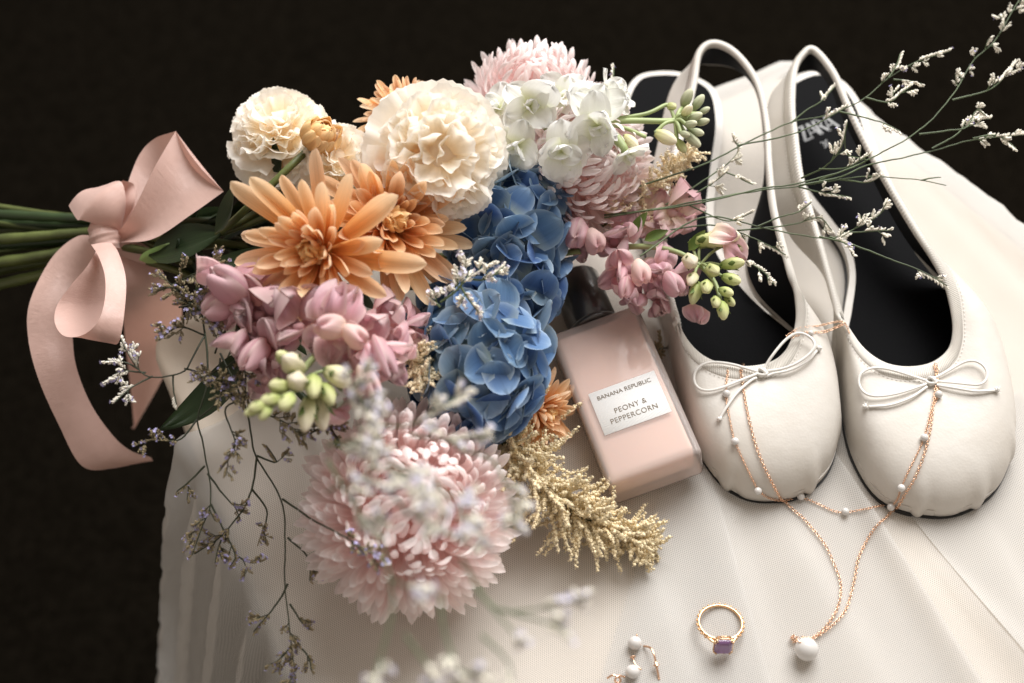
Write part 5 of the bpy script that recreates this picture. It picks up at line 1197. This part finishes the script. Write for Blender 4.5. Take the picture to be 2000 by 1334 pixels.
# upper right loop: front face and returning back face
strip('loop', [(222, 462, 7.6), (255, 420, 9.0), (300, 330, 10.4), (343, 256, 11.0)], [(232, 474, 7.6), (300, 466, 8.6), (375, 418, 9.6), (437, 374, 10.0)], bulge=-.5, seed=1)
strip('loop', [(215, 440, 7.0), (235, 400, 7.8), (268, 310, 8.6), (300, 272, 9.4), (343, 256, 11.0)], [(235, 462, 7.0), (300, 430, 7.2), (370, 400, 7.6), (405, 380, 8.6), (437, 374, 10.0)], bulge=.2, seed=2)
strip('loop', [(218, 448, 7.6), (196, 440, 8.4), (160, 430, 8.8), (150, 428, 8.8), (134, 402, 8.6)], [(238, 440, 7.6), (246, 400, 9.0), (240, 360, 9.6), (225, 354, 9.4), (198, 366, 8.8)], bulge=.35, seed=3)
strip('loop', [(238, 440, 7.3), (262, 400, 8.4), (262, 362, 8.8), (240, 352, 9.4)], [(220, 440, 7.3), (228, 400, 8.2), (236, 372, 8.6), (215, 360, 9.2)], bulge=.1, seed=33)
# lower loop hanging open
strip('loop', [(192, 482, 8.0), (170, 520, 8.6), (140, 555, 8.8), (112, 595, 8.8), (107, 630, 9.0), (125, 656, 9.4), (160, 655, 9.8), (190, 630, 10.2), (204, 590, 10.4), (205, 540, 10.2), (192, 500, 9.4), (178, 478, 8.6)],
      [(222, 490, 7.6), (222, 540, 6.6), (218, 570, 6.2), (214, 600, 6.0), (214, 632, 6.2), (216, 655, 7.0), (222, 672, 8.6), (234, 664, 9.4), (243, 610, 10.0), (246, 545, 9.8), (232, 495, 9.0), (218, 474, 8.4)], n=70, seed=4, bulge=.05)
# tails
strip('tail', [(190, 462, 7.2), (150, 462, 6.6), (100, 505, 6.0), (58, 590, 5.4), (55, 660, 4.6), (75, 740, 3.6), (115, 830, 2.0), (160, 910, 0), (220, 915, -1.5), (290, 897, -3)], [(205, 488, 6.9), (190, 510, 6.2), (165, 560, 5.4), (145, 610, 4.8), (142, 660, 4.0), (150, 720, 3.2), (178, 790, 1.8), (220, 850, .2), (255, 880, -1.2), (295, 893, -3)], n=60, bulge=.25, seed=5)
strip('tail', [(300, 470, 5.2), (322, 540, 4.2), (352, 590, .5), (352, 640, -2.5), (322, 730, -5), (262, 838, -8)], [(220, 500, 5.6), (235, 570, 4.6), (240, 610, 1.5), (246, 680, -2.5), (255, 760, -5), (262, 836, -8)], n=50, bulge=.2, seed=6)
# wrap round the stems
def wrap():
    b = MB(); n, m = 48, 10; G = np.zeros((n, m, 3))
    c0, c1 = WAIST + np.array([-.6, 0, 0]), WAIST + np.array([2.3, 0.1, -.1])
    for i in range(n):
        a = i * 2 * math.pi / n
        for j in range(m):
            s = j / (m - 1); c = c0 * (1 - s) + c1 * s; r = 1.62 + .22 * s + .05 * math.sin(9 * s + 2 * math.sin(a))
            G[i, j] = c + np.array([.35 * math.sin(a) * (1 if s > .5 else .4), 0, 0]) + r * (np.array([0, 1, 0]) * math.cos(a) * 1.08 + np.array([0, 0, 1]) * math.sin(a))
    b.grid(G, closed_u=True); b.build('wrap', M['ribbon'], rib)
wrap()
def knot():
    b = MB(); c = at(204, 462, 4.3); n, m = 40, 24; G = np.zeros((m, n, 3)); ax = nrm(V(.25, -1, .1)); e1 = nrm(np.cross(ax, V(0, 0, 1))); e2 = np.cross(e1, ax)
    for i in range(m):
        t = -1 + 2 * i / (m - 1)
        for j in range(n):
            a = j * 2 * math.pi / n; r = .78 * (1 - .25 * t * t) * (1 + .05 * math.sin(8 * t + 2.2 * math.sin(a)) + .03 * math.sin(17 * t + a))
            G[i, j] = c + ax * t * .78 + r * (e1 * math.cos(a) * 1.0 + e2 * math.sin(a) * .85)
    f = MB(); f.grid(np.concatenate([G, G[:, :1]], 1)); f.build('knot', M['ribbon'], rib)
knot()
